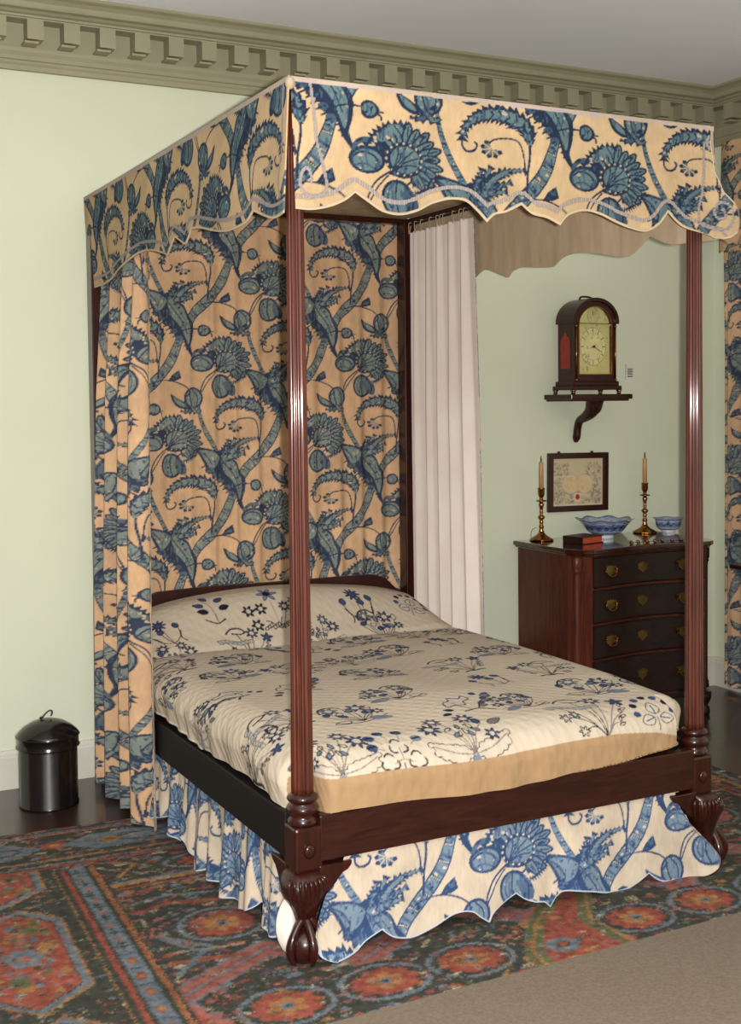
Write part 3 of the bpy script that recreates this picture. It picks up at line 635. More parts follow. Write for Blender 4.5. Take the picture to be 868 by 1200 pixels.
def acanthus(s, a, dirx):
    a = np.array(a); L = [(.012, .004, .012), (.024, .018, .012), (.028, -.008, .011), (.044, .022, .014), (.046, -.006, .013), (.064, .026, .014), (.064, -.0, .013), (.082, .032, .013), (.084, .008, .012), (.098, .038, .011), (.102, .018, .010), (.112, .046, .008)]
    for k, (r_, c) in enumerate(((.0026, NV), (0, lin((186, 174, 156))))):
        for x, y, r in L: th = np.linspace(0, 2*PI, 14)[:-1]; s.fill(np.stack([a[0]+dirx*x+(r+r_)*np.cos(th), a[1]+y+(r+r_)*np.sin(th)], 1), c)
    s.fill([(a[0], a[1]+.004), (a[0]+dirx*.05, a[1]+.02), (a[0]+dirx*.1, a[1]+.036), (a[0]+dirx*.1, a[1]+.02), (a[0]+dirx*.05, a[1])], lin((186, 174, 156)))
    s.line([(a[0], a[1]+.002), (a[0]+dirx*.05, a[1]+.012), (a[0]+dirx*.108, a[1]+.04)], .003, GRY)
def bouquet(cx, cy, kind, sc=1., rot=0, mir=1, seed=0):
    s = Spr(cx, cy, sc, rot, mir); r_ = random.Random(seed*7+kind)
    if kind == 0:      # acanthus base with cornflowers
        acanthus(s, (.006, -.07), 1); acanthus(s, (-.006, -.07), -1); s.fill([(-.01, -.075), (.01, -.075), (.014, -.095), (0, -.10), (-.014, -.095)], PBL); s.line([(-.012, -.095), (0, -.1), (.012, -.095)], .004)
        for e in [(-.07, .03), (-.035, .06), (.0, .045), (.04, .07), (.075, .04)]: s.line([(0, -.07), (e[0]*.4, -.01), e], .003, GRY)
        s.flower((-.045, .075), .032, 8); s.flower((.05, .085), .028, 8, PBL); s.flower((.085, .04), .034, 8); s.leaf((-.09, .02), 2.8, .05, .012, GRY); s.leaf((-.06, .03), 1.9, .035, .011); s.flower((-.075, -.02), .022, 6)
        for k in range(8): s.leaf((-.05+.014*k, .0+.02*math.sin(k*2)), .6+k*.3, .026, .006, None if k % 2 else PBL)
    elif kind == 1:    # trefoils with five buds
        for x, y in [(0, .005), (-.042, -.045), (.042, -.045)]:
            for a in (PI/2, PI/2+2.1, PI/2-2.1):
                th = np.linspace(0, 2*PI, 12); c = (x+.015*math.cos(a), y+.015*math.sin(a)); s.line(np.stack([c[0]+.014*np.cos(th), c[1]+.014*np.sin(th)], 1), .0048, NV, False)
            th = np.linspace(0, 2*PI, 12)[:-1]; s.fill(np.stack([x+.021*np.cos(th), y+.021*np.sin(th)], 1), lin((190, 180, 162)))
        s.line([(0, -.075), (0, -.05)], .004, GRY); s.line([(-.03, -.05), (0, -.04), (.03, -.05)], .003, GRY); s.line([(0, -.04), (0, 0)], .003, GRY)
        for x, y in [(-.075, .01), (-.065, .05), (-.025, .075), (.03, .07), (.07, .03)]:
            th = np.linspace(0, 2*PI, 12)[:-1]; s.fill(np.stack([x+.017*np.cos(th), y+.015*np.sin(th)], 1), BLU if x < .06 else PBL); s.line([(x*.6, y*.6-.01), (x, y)], .0025, GRY)
            s.line([(x-.012, y), (x+.012, y+.004)], .006, NV)
    elif kind == 2:    # open spray with aster heads and root
        s.line([(-.04, -.09), (-.02, -.082), (0, -.088), (.03, -.084), (.045, -.088)], .008)
        ends = [(-.10, .045), (-.085, -.01), (-.06, -.055), (-.03, .085), (.04, .075), (.09, .045), (.09, -.0), (.075, -.04), (.0, .05)]
        for e in ends: s.line([(0, -.085), (e[0]*.45, e[1]*.35-.03), e], .003, GRY if e[0] > 0 else NV)
        s.flower((.04, .085), .03, 7); s.flower((.1, .055), .028, 5, BLU, NV, BLU); s.flower((-.07, -.06), .018, 6, CREAM); s.flower((-.105, -.012), .018, 6, CREAM); s.flower((-.07, -.0), .017, 6, PBL)
        s.line([(-.08, .09), (-.05, .115), (-.01, .115), (.01, .095), (-.01, .085), (-.05, .09)], .0055)
        for k in range(9): s.leaf((-.11+.018*k, .035+.006*math.sin(k)), 2.4+.1*k, .03, .009, lin((160, 158, 154)), GRY)
        for k in range(6): s.leaf((.05+.008*k, -.05+.014*k), .3+.8*(k % 2), .022, .004, None, NV)
    elif kind == 3:    # three heart leaves with berries
        for a in (PI/2, PI/2+1.9, PI/2-1.9):
            c = (.012*math.cos(a), -.02+.012*math.sin(a)); s.leaf(c, a, .05, .022, lin((190, 180, 162)), NV); s.line([c, (c[0]+.035*math.cos(a), c[1]+.035*math.sin(a))], .0045, BLU, False)
        s.line([(0, -.02), (0, -.075)], .004, GRY)
        for k in range(7):
            a = PI*(1.02-k*.173); x, y = .068*math.cos(a), -.0+.075*math.sin(a); th = np.linspace(0, 2*PI, 10)[:-1]; s.fill(np.stack([x+.013*np.cos(th), y+.012*np.sin(th)], 1), NV if k % 2 else BLU)
    elif kind == 4:    # leafy rose spray
        s.line([(-.09, -.05), (-.03, -.07), (.03, -.06), (.1, -.03)], .004)
        for k in range(9):
            x = -.09+.022*k; s.line([(0, -.06), (x*.6, -.02), (x, .02+.03*math.sin(k*1.7))], .0028, NV)
            s.leaf((x, .02+.03*math.sin(k*1.7)), r_.uniform(.2, 2.8), .036, .011, [BLU, PBL, None][k % 3])
        s.flower((-.05, .07), .034, 7, PBL); s.flower((.045, .065), .036, 6, BLU); s.flower((.09, .01), .022, 6); s.line([(-.09, .05), (-.075, .09), (-.03, .105), (.0, .085)], .006)
        s.leaf((.03, -.04), -.25, .075, .016, PBL, GRY); s.leaf((-.04, -.05), 3.3, .06, .014, None)
    elif kind == 5:    # scrolling outlined leaf
        P = [(-.06, .0), (-.055, .04), (-.03, .05), (-.02, .075), (.01, .06), (.03, .08), (.04, .05), (.01, .03), (.0, .0), (-.03, .01)]; q = smooth_path(P, 4, True); s.fill(P, lin((182, 174, 160))); s.line(np.r_[q, q[:1]], .004, NV, False)
        s.line([(.06, -.07), (.02, -.045), (-.03, -.05)], .006); s.line([(.02, -.045), (.05, 0), (.1, .02)], .004); s.line([(0, -.045), (-.02, -.01), (-.03, .03)], .003)
        for k in range(6): s.leaf((.03+.015*k, -.03+.02*k), .3+.5*(k % 2), .035, .009, BLU if k % 2 else GRY)
        s.leaf((-.06, -.03), 2.6, .03, .009, NV); s.leaf((-.08, -.05), 3.4, .03, .009, NV); s.leaf((.09, .06), .4, .04, .012, PBL); s.leaf((.07, .08), 1., .03, .01, BLU)
    elif kind == 6:    # stars with large star flower (bolster)
        s.flower((.0, .11), .046, 6, PBL, BLU, NV); s.line([(0, .07), (.0, -.07)], .003, GRY)
        for x, y in [(-.11, .03), (-.055, .035), (-.095, -.035)]: s.flower((x, y), .028, 6, NV, NV, CREAM)
        for x, y in [(.05, .035), (.1, .055), (.085, -.015)]: s.flower((x, y), .026, 8, BLU, NV, CREAM); s.line([(0, -.06), (x*.5, -.03), (x, y-.02)], .003, GRY)
        for k in range(10): s.leaf((-.07+.014*k, -.06+.005*(k % 3)), .7+.2*k, .02, .006, None, NV)
        s.line([(0, -.06), (-.03, -.03), (-.05, -.02)], .004); s.line([(0, -.05), (.02, -.01)], .004)
    elif kind == 7:    # small leafy twig
        s.line([(-.045, -.05), (-.02, -.065), (0, -.07), (.03, -.055)], .005); s.line([(0, -.07), (-.005, .0), (-.03, .05)], .003, GRY)
        for x, y, a in [(-.04, -.02, 2.9), (-.055, .02, 2.7), (-.02, .06, 2.0), (.03, .04, .6), (.04, -.01, .3)]: s.leaf((x*.6, y*.8), a, .042, .012, BLU if y > 0 else NV)
    elif kind == 8:    # tall bloom between bells
        s.flower((.0, .08), .038, 9, BLU, NV, BLU); s.line([(0, .04), (.005, -.06)], .004, GRY)
        for x, y in [(-.07, .02), (.02, .02), (.07, .045)]: s.leaf((x, y), 1.6+x*4, .035, .014, BLU); s.line([(0, -.06), (x*.7, -.03), (x, y)], .003, NV)
        s.line([(-.06, -.07), (-.05, -.04), (-.07, .0)], .004); s.line([(.05, -.06), (.05, -.02), (.07, .04)], .004)
for a in [(.11, .02, 0, 1, 0, 1), (.315, .01, 1, 1.0, 0, 1), (.56, .035, 0, 1.05, .02, -1), (1.06, .03, 2, 1.1, -.06, 1), (1.285, -.005, 3, 1, -.1, 1),
          (.31, .29, 4, .95, .1, 1), (.69, .235, 5, 1.0, 0, 1), (.87, .20, 4, .85, .2, -1), (1.22, .26, 4, 1.05, -.3, 1), (.53, .45, 4, .95, 0, -1), (.96, .49, 8, .9, .2, 1), (1.22, .55, 2, .9, -.2, -1), (.09, .33, 2, .85, .5, 1),
          (.63, .78, 4, 1, 0, 1), (.99, .76, 2, .95, .1, 1), (1.24, .88, 4, .95, -.2, -1), (.30, .72, 5, .95, .1, 1), (.08, .74, 5, .8, .6, -1), (.42, 1.0, 2, .9, 0, -1), (.66, 1.06, 0, .8, 0, 1), (.88, 1.1, 4, 1, .1, -1), (1.15, 1.14, 8, .9, 0, 1),
          (.18, 1.04, 4, .9, .2, 1), (.30, 1.26, 4, 1.0, 0, -1), (.06, 1.30, 2, .8, .2, 1), (.62, 1.33, 5, 1, 0, -1), (.86, 1.36, 4, .95, 0, 1), (1.12, 1.38, 2, .9, -.1, 1), (1.33, 1.34, 4, .8, -.3, 1), (.13, 1.50, 0, .75, 0, 1), (.45, 1.52, 2, .85, 0, 1), (.78, 1.55, 0, .8, 0, 1), (1.08, 1.56, 4, .9, 0, 1),
          (.37, 1.74, 7, 1.0, 0, 1), (.63, 1.67, 6, .95, 0, 1), (.14, 1.64, 8, .8, .3, -1), (1.03, 1.67, 8, .95, 0, 1), (1.30, 1.70, 3, .9, -.3, 1),
          (-.06, .26, 2, .85, -1.5, 1), (-.07, .74, 0, .7, -1.5, -1), (-.05, 1.12, 4, .75, -1.5, 1), (1.47, .3, 4, .9, 1.5, 1), (1.46, .75, 2, .9, 1.5, 1), (1.46, 1.1, 4, .9, 1.5, -1)]:
    bouquet(a[0], a[1], a[2], a[3], a[4], a[5], int(a[0]*100))
QX0, QX1, QY0 = .09, 1.352, .085; QA = .135; QB = .10
def quilt_P(U, V):
    cx = np.clip(U, QX0, QX1); cy = np.maximum(V, QY0); dx = U-cx; dy = V-cy; d = np.hypot(dx, dy)+1e-9
    nx, ny = dx/d, dy/d; cf = 1-(.50+.10*(nx > 0))*(4*nx*nx*ny*ny)**.7
    dmax = .235+.0*d; dd = np.minimum(d, dmax); arc = .185; th = np.clip(dd/arc, 0, 1)*PI/2
    out = QA*np.sin(th)*cf; zz = -QB*(1-np.cos(th))-np.maximum(dd-arc, 0)*1.35
    foot = np.clip(-ny, 0, 1); 
    out = out-np.maximum(dd-arc, 0)*.25*(1-foot)
    hang = np.clip((dd-.09)/.14, 0, 1)
    rip = .0045*np.sin(V*46+2*np.sin(V*7))*np.abs(nx)+.004*np.sin(U*31+1.7*np.sin(U*9))*foot
    out = out+rip*hang
    z = .603+zz+.006*np.sin(U*3.1+.4)*np.sin(V*4.2)+.004*np.sin(U*9+V*4)+.012*np.clip(1-V/.5, 0, 1)*0
    z = z-.020*np.clip(1-(V-.05)/.35, 0, 1)
    # bolster under the head end
    e = np.clip((V-1.50)/.34, 0, 1); e = e*e*(3-2*e); g = np.clip((2.0-V)/.08, 0, 1)**.5
    prof = 1-np.abs((U-.73)/.74)**3.2; prof = np.clip(prof, 0, 1)
    z = z+e*g*(.055+.115*prof)*np.clip((.22-d)/.22, 0, 1)
    z = z-.016*np.exp(-((V-1.515)/.03)**2)*np.clip((.1-d)/.1, 0, 1)
    # hem wander
    z = z+hang*(.008*np.sin(U*5+1)*foot+.010*np.sin(V*6.5)*np.abs(nx))
    pull = np.clip((U-.95)/.45, 0, 1)**2*np.clip(1-(V+.05)/.5, 0, 1)
    return np.stack([cx+nx*out-.0*pull, cy+ny*out+.030*pull, z+.022*pull*hang+.05*hang*np.clip(nx, 0, 1)*np.clip(-ny, 0, 1)*2], -1), d
u = np.arange(-.16, 1.60, .0034); v = np.arange(-.165, 1.935, .0034); U, V = np.meshgrid(u, v)
P, D = quilt_P(U, V)
col = qc.sample(U, V)
hem = (D > .150+.07*np.clip((U-1.08)/.3, 0, 1)**1.5) & (V < .075) & (np.hypot(U-.725, 0) < 9); hemm = np.clip((-(V-.085))/D, 0, 1) > np.where(U < .5, .22, .3)
hem = hem & hemm
n1 = .5+.5*np.sin(U*31+3*np.sin(V*40))*np.sin(V*55+U*8)
col[hem] = TAN*(1-.06*n1[hem][:, None])
tint = .5+.5*np.sin(U*3+1)*np.sin(V*2.3); col = col*(1-.035*tint[..., None])
kp = (D[:-1, :-1] < .24) | (D[1:, 1:] < .235)
qo = gridmesh('quilt', P, M['quiltm'], None, col, keep=kp, solid=.006, offset=-1)
tag(qo, 'cream quilted bedcover embroidered with navy flower sprays over bolster and mattress', 'quilt')

# ------------------------------------------------------------------ bed skirt
sk = empty('bed_skirt', (BW/2, 0, .28), 'cream and blue printed skirt with scalloped hem under the bed rails', 'bed skirt')
def skpart(o): o.parent = sk; o.matrix_parent_inverse = Matrix.Translation(-Vector(sk.location)); return o
SF = [(0.0, .075), (.012, .035), (.04, .012), (.07, .006), (.125, .012), (.17, .040), (.217, .061), (.246, .036), (.276, .022), (.328, .013), (.398, .026), (.469, .052), (.524, .050), (.555, .028), (.587, .005), (.60, .03), (.634, .05), (.691, .072), (.72, .05), (.755, .036),
      (.79, .028), (.816, .006), (.845, .035), (.878, .045), (.964, .028), (1.042, .006), (1.112, .004), (1.16, .020), (1.203, .044), (1.235, .018), (1.276, .004), (1.36, .003), (1.43, .004), (1.475, .02), (1.489, .06)]
SFi = outline_interp(SF, (.217, .587, .691, .816, 1.203))
GS = .0032; xs = np.arange(0, 1.489, GS); nz = int(.28/GS); zb = np.interp(xs, SFi[:, 0], SFi[:, 1]); t = np.linspace(0, 1, nz)[:, None]
X = np.repeat(xs[None], nz, 0); Z = .292+(zb[None]-.292)*t
lft = np.interp(Z, [.0, .04, .09, .14, .19, .22, .29], [.02, -.005, -.004, .018, .046, .085, .118]); rgt = np.interp(Z, [0, .03, .07, .11, .175, .23, .292], [1.43, 1.466, 1.468, 1.440, 1.382, 1.352, 1.335])
wl = np.clip(1-X/.25, 0, 1)**1.5; wr = np.clip((X-1.24)/.25, 0, 1)**1.5
X2 = X+(lft-0)*wl+(rgt-1.489)*wr
col = print_at(TILE_SK, X2-.699, Z-.196)
ed = dist_poly(X2, Z, SFi); col[ed < .004] = lin((176, 184, 196))
Y = -.030+.0-.03*t-.006*np.sin(X*27+1.5*np.sin(X*8))*t-.035*wl*t**2-.045*wr*t**2
skpart(gridmesh('front_panel', np.stack([X2, Y, Z], -1), M['print'], None, col, solid=.002, mat2=M['white'], flip=True))
def side_skirt(sx, x0):
    yv = np.arange(.03, 1.93, .0036); n = len(yv)
    pts = [(.03, .07), (.10, .03), (.151, .04), (.222, .066), (.259, .075), (.30, .04), (.396, .022), (.54, .008), (.62, .02), (.693, .03), (.75, .012), (.811, .004), (.86, .04), (.917, .085), (.995, .035), (1.05, .06), (1.11, .085), (1.25, .05), (1.4, .045), (1.6, .05), (1.93, .05)]
    si = outline_interp(pts, (.259, .995)); zb = np.interp(yv, si[:, 0], si[:, 1]); nz = 78; t = np.linspace(0, 1, nz)[:, None]
    Yg = np.repeat(yv[None], nz, 0); Z = .292+(zb[None]-.292)*t
    fold = np.sin(Yg*2*PI/.15+1.5*np.sin(Yg*7+1)+.6*t)+.35*np.sin(Yg*2*PI/.062+t*2+1.6*np.sin(Yg*8))
    Xg = x0+sx*(.010+.014*t+(.006+.020*t)*fold*.8)
    col = print_at(TILE_SK, Yg*1.35+.15, Z-.12); ed = Z-zb[None]; col[ed < .004] = lin((176, 184, 196))
    skpart(gridmesh('side_panel', np.stack([Xg, Yg, Z], -1), M['print'], None, col, solid=.002, mat2=M['white'], flip=sx > 0))
side_skirt(-1, -.022); side_skirt(1, BW+.022)
# the turned-back front end of the left side panel shows its white lining
a = np.linspace(0, 1, 24)[:, None]; b2 = np.linspace(0, 1, 24)[None]
wv = .012+.066*np.sin(PI*np.clip(a*1.02, 0, 1))**.75
PX = -.105+.055*b2*wv/.07+.02*(1-a)*1.0+.004*np.sin(a*5); PYy = .01+.045*b2+.03*a; PZ = .035+.155*a+.010*b2-.0*b2
PX = -.062+(b2-.5)*wv*.9+.012*a; PYy = -.015+.03*np.sin(b2*PI)*-1+.02*a+0*b2
skpart(gridmesh('turned_back_lining', np.stack([PX+0*a, PYy+0*a, PZ+0*b2], -1), M['white'], None, None, solid=.002))
def zflap():
    pass

# ------------------------------------------------------------------ rug and carpet
RED, DRK, SLT, OCH, ROS, OLV, IVO, NVY = [lin(c) for c in ((140, 68, 54), (48, 54, 48), (98, 110, 118), (150, 108, 64), (146, 88, 80), (88, 94, 60), (160, 148, 122), (56, 64, 84))]
rc_ = Cv(-2.0, -.45, 2.4, 1.5, .004, DRK)
rr = random.Random(5); PALR = [RED, RED, SLT, OCH, ROS, OLV, SLT, NVY, DRK, DRK, IVO]
def hexa(cx, cy, rx, ry, c, n=6, rot=0): th = np.linspace(0, 2*PI, n, endpoint=False)+rot; rc_.poly(np.stack([cx+rx*np.cos(th), cy+ry*np.sin(th)], 1), c)
def ring(cx, cy, rx, ry, w, c, n=24): th = np.linspace(0, 2*PI, n+1); rc_.line(np.stack([cx+rx*np.cos(th), cy+ry*np.sin(th)], 1), w, c)
def bit(x, y, s):
    k = rr.randrange(6); c = rr.choice(PALR); a = rr.uniform(0, PI)
    if k == 0: hexa(x, y, s, s*.7, c, 4, a); hexa(x, y, s*.45, s*.3, rr.choice(PALR), 4, a)
    elif k == 1: rc_.line([(x-s*math.cos(a), y-s*math.sin(a)), (x, y+.4*s), (x+s*math.cos(a), y+s*math.sin(a))], s*.45, c)
    elif k == 2: hexa(x, y, s*.8, s*.8, c, 6, a); hexa(x, y, s*.35, s*.35, rr.choice(PALR), 6)
    elif k == 3: rc_.line([(x-s, y), (x+s, y+s*.3)], s*.5, c); rc_.line([(x, y-s), (x, y+s)], s*.25, rr.choice(PALR))
    elif k == 4:
        for q in range(3): rc_.line([(x-s+q*s, y-s*.4), (x-s*.6+q*s, y+s*.5)], s*.35, c)
    else: hexa(x, y, s*1.2, s*.5, c, 8, a)
def scatter(x0, x1, y0, y1, n, s0=.010, s1=.026, ok=None):
    for _ in range(n):
        x, y = rr.uniform(x0, x1), rr.uniform(y0, y1)
        if ok is None or ok(x, y): bit(x, y, rr.uniform(s0, s1))
scatter(-2, 2.4, -.45, 1.5, 5200)
# inner field rows of flattened medallions and leaf bands
def medal(cx, cy, rx=.10, ry=.105, core=RED):
    ring(cx, cy, rx*1.45, ry*1.35, .016, DRK); ring(cx, cy, rx*1.25, ry*1.18, .014, SLT); hexa(cx, cy, rx*1.08, ry*1.05, DRK, 12); 
    for k in range(10): a = 2*PI*k/10; hexa(cx+rx*.72*math.cos(a), cy+ry*.72*math.sin(a), rx*.27, ry*.27, core, 8)
    hexa(cx, cy, rx*.62, ry*.6, core, 10); 
    for k in range(6): a = 2*PI*k/6+.3; hexa(cx+rx*.38*math.cos(a), cy+ry*.38*math.sin(a), rx*.2, ry*.2, OCH, 6)
    hexa(cx, cy, rx*.2, ry*.2, SLT, 6); hexa(cx, cy, rx*.1, ry*.1, DRK, 4)
def band(pts, parts):
    for w, c in parts: rc_.line(pts, w, c)
for x in np.arange(-.10, 2.3, .56):
    band([(x-.30, -.10), (x+.05, .11), (x+.30, -.10)], [(.10, SLT), (.085, ROS), (.03, RED), (.012, SLT)])
band([(-.39, -.10), (-.26, -.40)], [(.10, SLT), (.085, ROS), (.03, RED)])
for x in np.arange(-.108, 2.3, .56): medal(x, .338, .105, .10)
for x in np.arange(.17, 2.3, .56): medal(x, .40, .09, .09, ROS)
for x in (-.124, .158, .424, 1.0, 1.28, 1.56, 1.84): medal(x, -.25, .10, .085)
for x in np.arange(-.2, 2.0, .34):
    rc_.line([(x-.12, .53), (x, .56), (x+.14, .52)], .026, RED); rc_.line([(x-.12, .60), (x, .63), (x+.14, .59)], .016, SLT); rc_.line([(x-.1, .20), (x+.1, .17)], .014, IVO, .6); rc_.line([(x-.12, .14), (x+.1, .10)], .02, RED)
for q in ([(-.30, .30), (-.22, .17), (-.32, .06)], [(-.31, .33), (-.19, .20), (-.30, .09)]): rc_.line(q, .016, SLT)
for x in np.arange(-.3, 2.2, .05): hexa(x, .70+.012*math.sin(x*60), .02, .02, rr.choice([RED, OCH, SLT]), 4)
rc_.line([(-.33, .78), (2.2, .78)], .03, OCH); rc_.line([(-.33, .80), (2.2, .80)], .012, SLT); rc_.line([(-.33, .745), (2.2, .745)], .014, RED)
medal(.07, .90, .16, .06); medal(.6, .90, .16, .06); medal(1.2, .9, .16, .06); rc_.line([(-.3, .85), (-.22, .95), (-.3, 1.0)], .014, OCH)
# chevron with green outline near the foot of the bed
P5 = [(.58, -.42), (.60, -.30), (.705, -.14), (.90, .05), (1.02, .05), (.86, -.18), (.87, -.42)]
rc_.poly(P5, RED); rc_.line(P5[:4], .055, OLV); rc_.line(P5[:4], .010, OCH); rc_.line([(1.0, .03), (.86, -.18), (.87, -.42)], .05, OLV); rc_.line([(1.0, .03), (.875, -.18), (.885, -.42)], .010, OCH)
for k in range(14): hexa(rr.uniform(.66, .84), rr.uniform(-.4, -.1), .02, .018, rr.choice([RED, ROS, OCH, RED]), 5)
hexa(.70, -.30, .055, .05, SLT, 8); hexa(.70, -.30, .025, .02, DRK, 6); hexa(.70, -.30, .012, .01, RED, 6)
# side stripes at the left of the field
X0 = -.375
for xa, xb, c in [(-.022, .004, DRK), (.004, .030, OCH), (.012, .022, RED), (.030, .040, DRK)]: rc_.poly([(X0+xa*.66, -.45), (X0+xb*.66, -.45), (X0+xb*.66, 1.0), (X0+xa*.66, 1.0)], c)
for xa, xb, c in [(-.115, -.100, DRK), (-.100, -.022, SLT), (-.142, -.115, RED), (-.148, -.142, DRK), (-.172, -.148, DRK), (-.180, -.172, OCH)]: rc_.poly([(X0+xa*.66, -.45), (X0+xb*.66, -.45), (X0+xb*.66, 1.0), (X0+xa*.66, 1.0)], c)
for k, y in enumerate(np.arange(-.42, 1.0, .105)):
    xc = X0-.040
    if y < .25: hexa(xc, y, .016, .022, RED, 8); hexa(xc, y, .010, .012, OCH, 6); rc_.line([(xc-.02, y+.05), (xc+.02, y+.05)], .006, NVY)
    else:
        rc_.line([(xc-.018, y), (xc+.018, y)], .008, DRK); rc_.line([(xc-.016, y+.02), (xc+.016, y+.02)], .006, DRK); rc_.line([(xc, y-.025), (xc, y+.035)], .008, DRK); hexa(xc, y+.055, .016, .012, ROS, 4)
# outer border with hexagon panels
rc_.poly([(-.62, -.45), (X0-.12, -.45), (X0-.12, 1.0), (-.62, 1.0)], DRK); scatter(-.62, X0-.19, -.4, 1.0, 60, .008, .018)
def panel(cy, c=RED):
    H = [(-.57, cy-.22), (-.57, cy+.22), (-.66, cy+.32), (-.80, cy+.22), (-.80, cy-.22), (-.70, cy-.32)]
    rc_.poly([(-.72+(x+.72)*1.22, cy+(y-cy)*1.12) for x, y in H], OCH); rc_.poly([(-.72+(x+.72)*1.17, cy+(y-cy)*1.09) for x, y in H], SLT); rc_.poly([(-.72+(x+.72)*1.04, cy+(y-cy)*1.02) for x, y in H], DRK); rc_.poly(H, c)
    for k in range(120): bx, by = rr.uniform(-.79, -.59), rr.uniform(cy-.25, cy+.25); hexa(bx, by, .014, .02, rr.choice([ROS, OCH, RED, OLV, SLT, OCH, DRK, RED]), 5, rr.random())
    for k in range(6): a = k*PI/3; hexa(-.685+.035*math.cos(a), cy+.04*math.sin(a), .022, .024, SLT, 8)
    hexa(-.685, cy, .02, .02, ROS, 6); hexa(-.64, cy+.19, .03, .035, OLV, 8); hexa(-.72, cy-.14, .03, .04, OLV, 8)
for cy in (.36, -.38, 1.1): panel(cy)
for x in (-.93, -.96, -1.0): rc_.line([(x, -.45), (x, 1.4)], .012, rr.choice([OLV, OCH, SLT]))
# border along the far edge
rc_.poly([(-2, 1.03), (2.4, 1.03), (2.4, 1.5), (-2, 1.5)], DRK); scatter(-2, 2.4, 1.03, 1.5, 1100, .010, .022)
for y, w, c in [(1.04, .022, RED), (1.065, .010, SLT), (1.085, .012, DRK), (1.11, .016, OCH), (1.128, .008, NVY), (1.36, .012, DRK), (1.375, .014, ROS), (1.395, .010, SLT), (1.41, .010, DRK)]: rc_.line([(-2, y), (2.4, y)], w, c)
for x in np.arange(-1.9, 2.4, .58):
    rc_.poly([(x-.26, 1.24), (x-.14, 1.32), (x+.14, 1.32), (x+.26, 1.24), (x+.14, 1.16), (x-.14, 1.16)], SLT); ring(x+.06, 1.24, .12, .035, .010, DRK); hexa(x-.08, 1.24, .04, .03, OCH, 6); hexa(x-.08, 1.24, .02, .02, RED, 6); hexa(x+.3, 1.25, .05, .04, RED, 8); hexa(x+.3, 1.25, .025, .02, OCH, 6)
for x in np.arange(-1.9, 2.4, .09): hexa(x, 1.435, .035, .018, RED if rr.random() < .6 else ROS, 6)
for x in (2.12, 2.16, 2.21, 2.26): rc_.line([(x, -.45), (x, 1.4)], .018, rr.choice([SLT, OCH, ROS, RED]))
for _ in range(6500):
    x, y = rr.uniform(-2, 2.4), rr.uniform(-.45, 1.5)
    if not (-.50 < x < -.34 and y < 1.0): bit(x, y, rr.uniform(.006, .013))
# stepped knots and slight abrash
img = rc_.img; Hh, Ww = img.shape[:2]
jj = np.clip(np.arange(Hh)[:, None]+rng.integers(-1, 2, (Hh, Ww)), 0, Hh-1); ii = np.clip(np.arange(Ww)[None]+rng.integers(-1, 2, (Hh, Ww)), 0, Ww-1); img = img[jj, ii]
img = img*(.86+.28*rng.random((Hh, Ww, 1)))*(1+.10*np.sin(np.arange(Hh)*.045)[:, None, None]); rc_.img = (img*.84+.16*lin((100, 88, 76)))*.90
u = np.arange(-1.75, 2.315, .0048); v = np.arange(-.385, 1.44, .0052); U, V = np.meshgrid(u, v)
col = rc_.sample(U, V)
k = np.clip((V+.385)/1.83, 0, 1); Xr = U-.05*(V-.95)*-1*np.clip(1-(U+.6)/1.5, 0, 1)-0; Yr = V-.075*(U+.45)*k*np.clip(1-(U-.6)/4, .3, 1)+(1-k)*.012*U
Zr = .007+.0006*np.sin(U*40+V*30)
ro = gridmesh('oriental_rug', np.stack([Xr, Yr, Zr], -1), M['rug'], None, col, solid=.006, offset=-1)
tag(ro, 'red, slate and dark green patterned wool rug beneath the bed', 'rug')
fr = MB()
fr.prism([(-4, -4.4), (-4, -.402-.012*3.9), (XR-.03, -.385+.012*3), (XR-.03, -4.4)], lambda a, b, d: (a, b, d), 0.0005, .012)
tag(fr.build('beige_carpet', M['carpet'], None, .003), 'plain beige carpet strip in the foreground along the rug edge', 'carpet')

# ------------------------------------------------------------------ tin by the wall
bn = empty('lidded_tin', (-.325, 1.765, 0), 'black round lidded tin standing on floorboards left of bed', 'canister')
b_ = MB(); b_.lathe([(.113, 0), (.118, .002), (.118, .008), (.114, .012), (.114, .275), (.110, .28)], 48); b_.build('body', M['black'], bn)
b_ = MB(); b_.lathe([(.119, .232), (.122, .234), (.122, .240), (.120, .243), (.120, .272), (.1225, .276), (.122, .283), (.116, .292), (.095, .312), (.065, .330), (.030, .341), (.0001, .344)], 48)
b_.tube([(.122*math.cos(a), .122*math.sin(a), .237) for a in np.linspace(0, 2*PI, 49)], .0028, 6, False); b_.tube([(.1225*math.cos(a), .1225*math.sin(a), .279) for a in np.linspace(0, 2*PI, 49)], .0026, 6, False)
lid = b_.build('lid', M['black'], bn)
b_ = MB(); b_.tube(smooth_path([(-.022, 0, .340), (-.026, .0, .352), (-.018, 0, .352), (-.006, 0, .364), (.008, 0, .374), (.018, 0, .372), (.019, 0, .360), (.013, 0, .352)], 6), .0028, 8); b_.tube([(-.03, 0, .346), (-.016, 0, .35)], .004, 8)
b_.build('handle', M['iron'], bn)

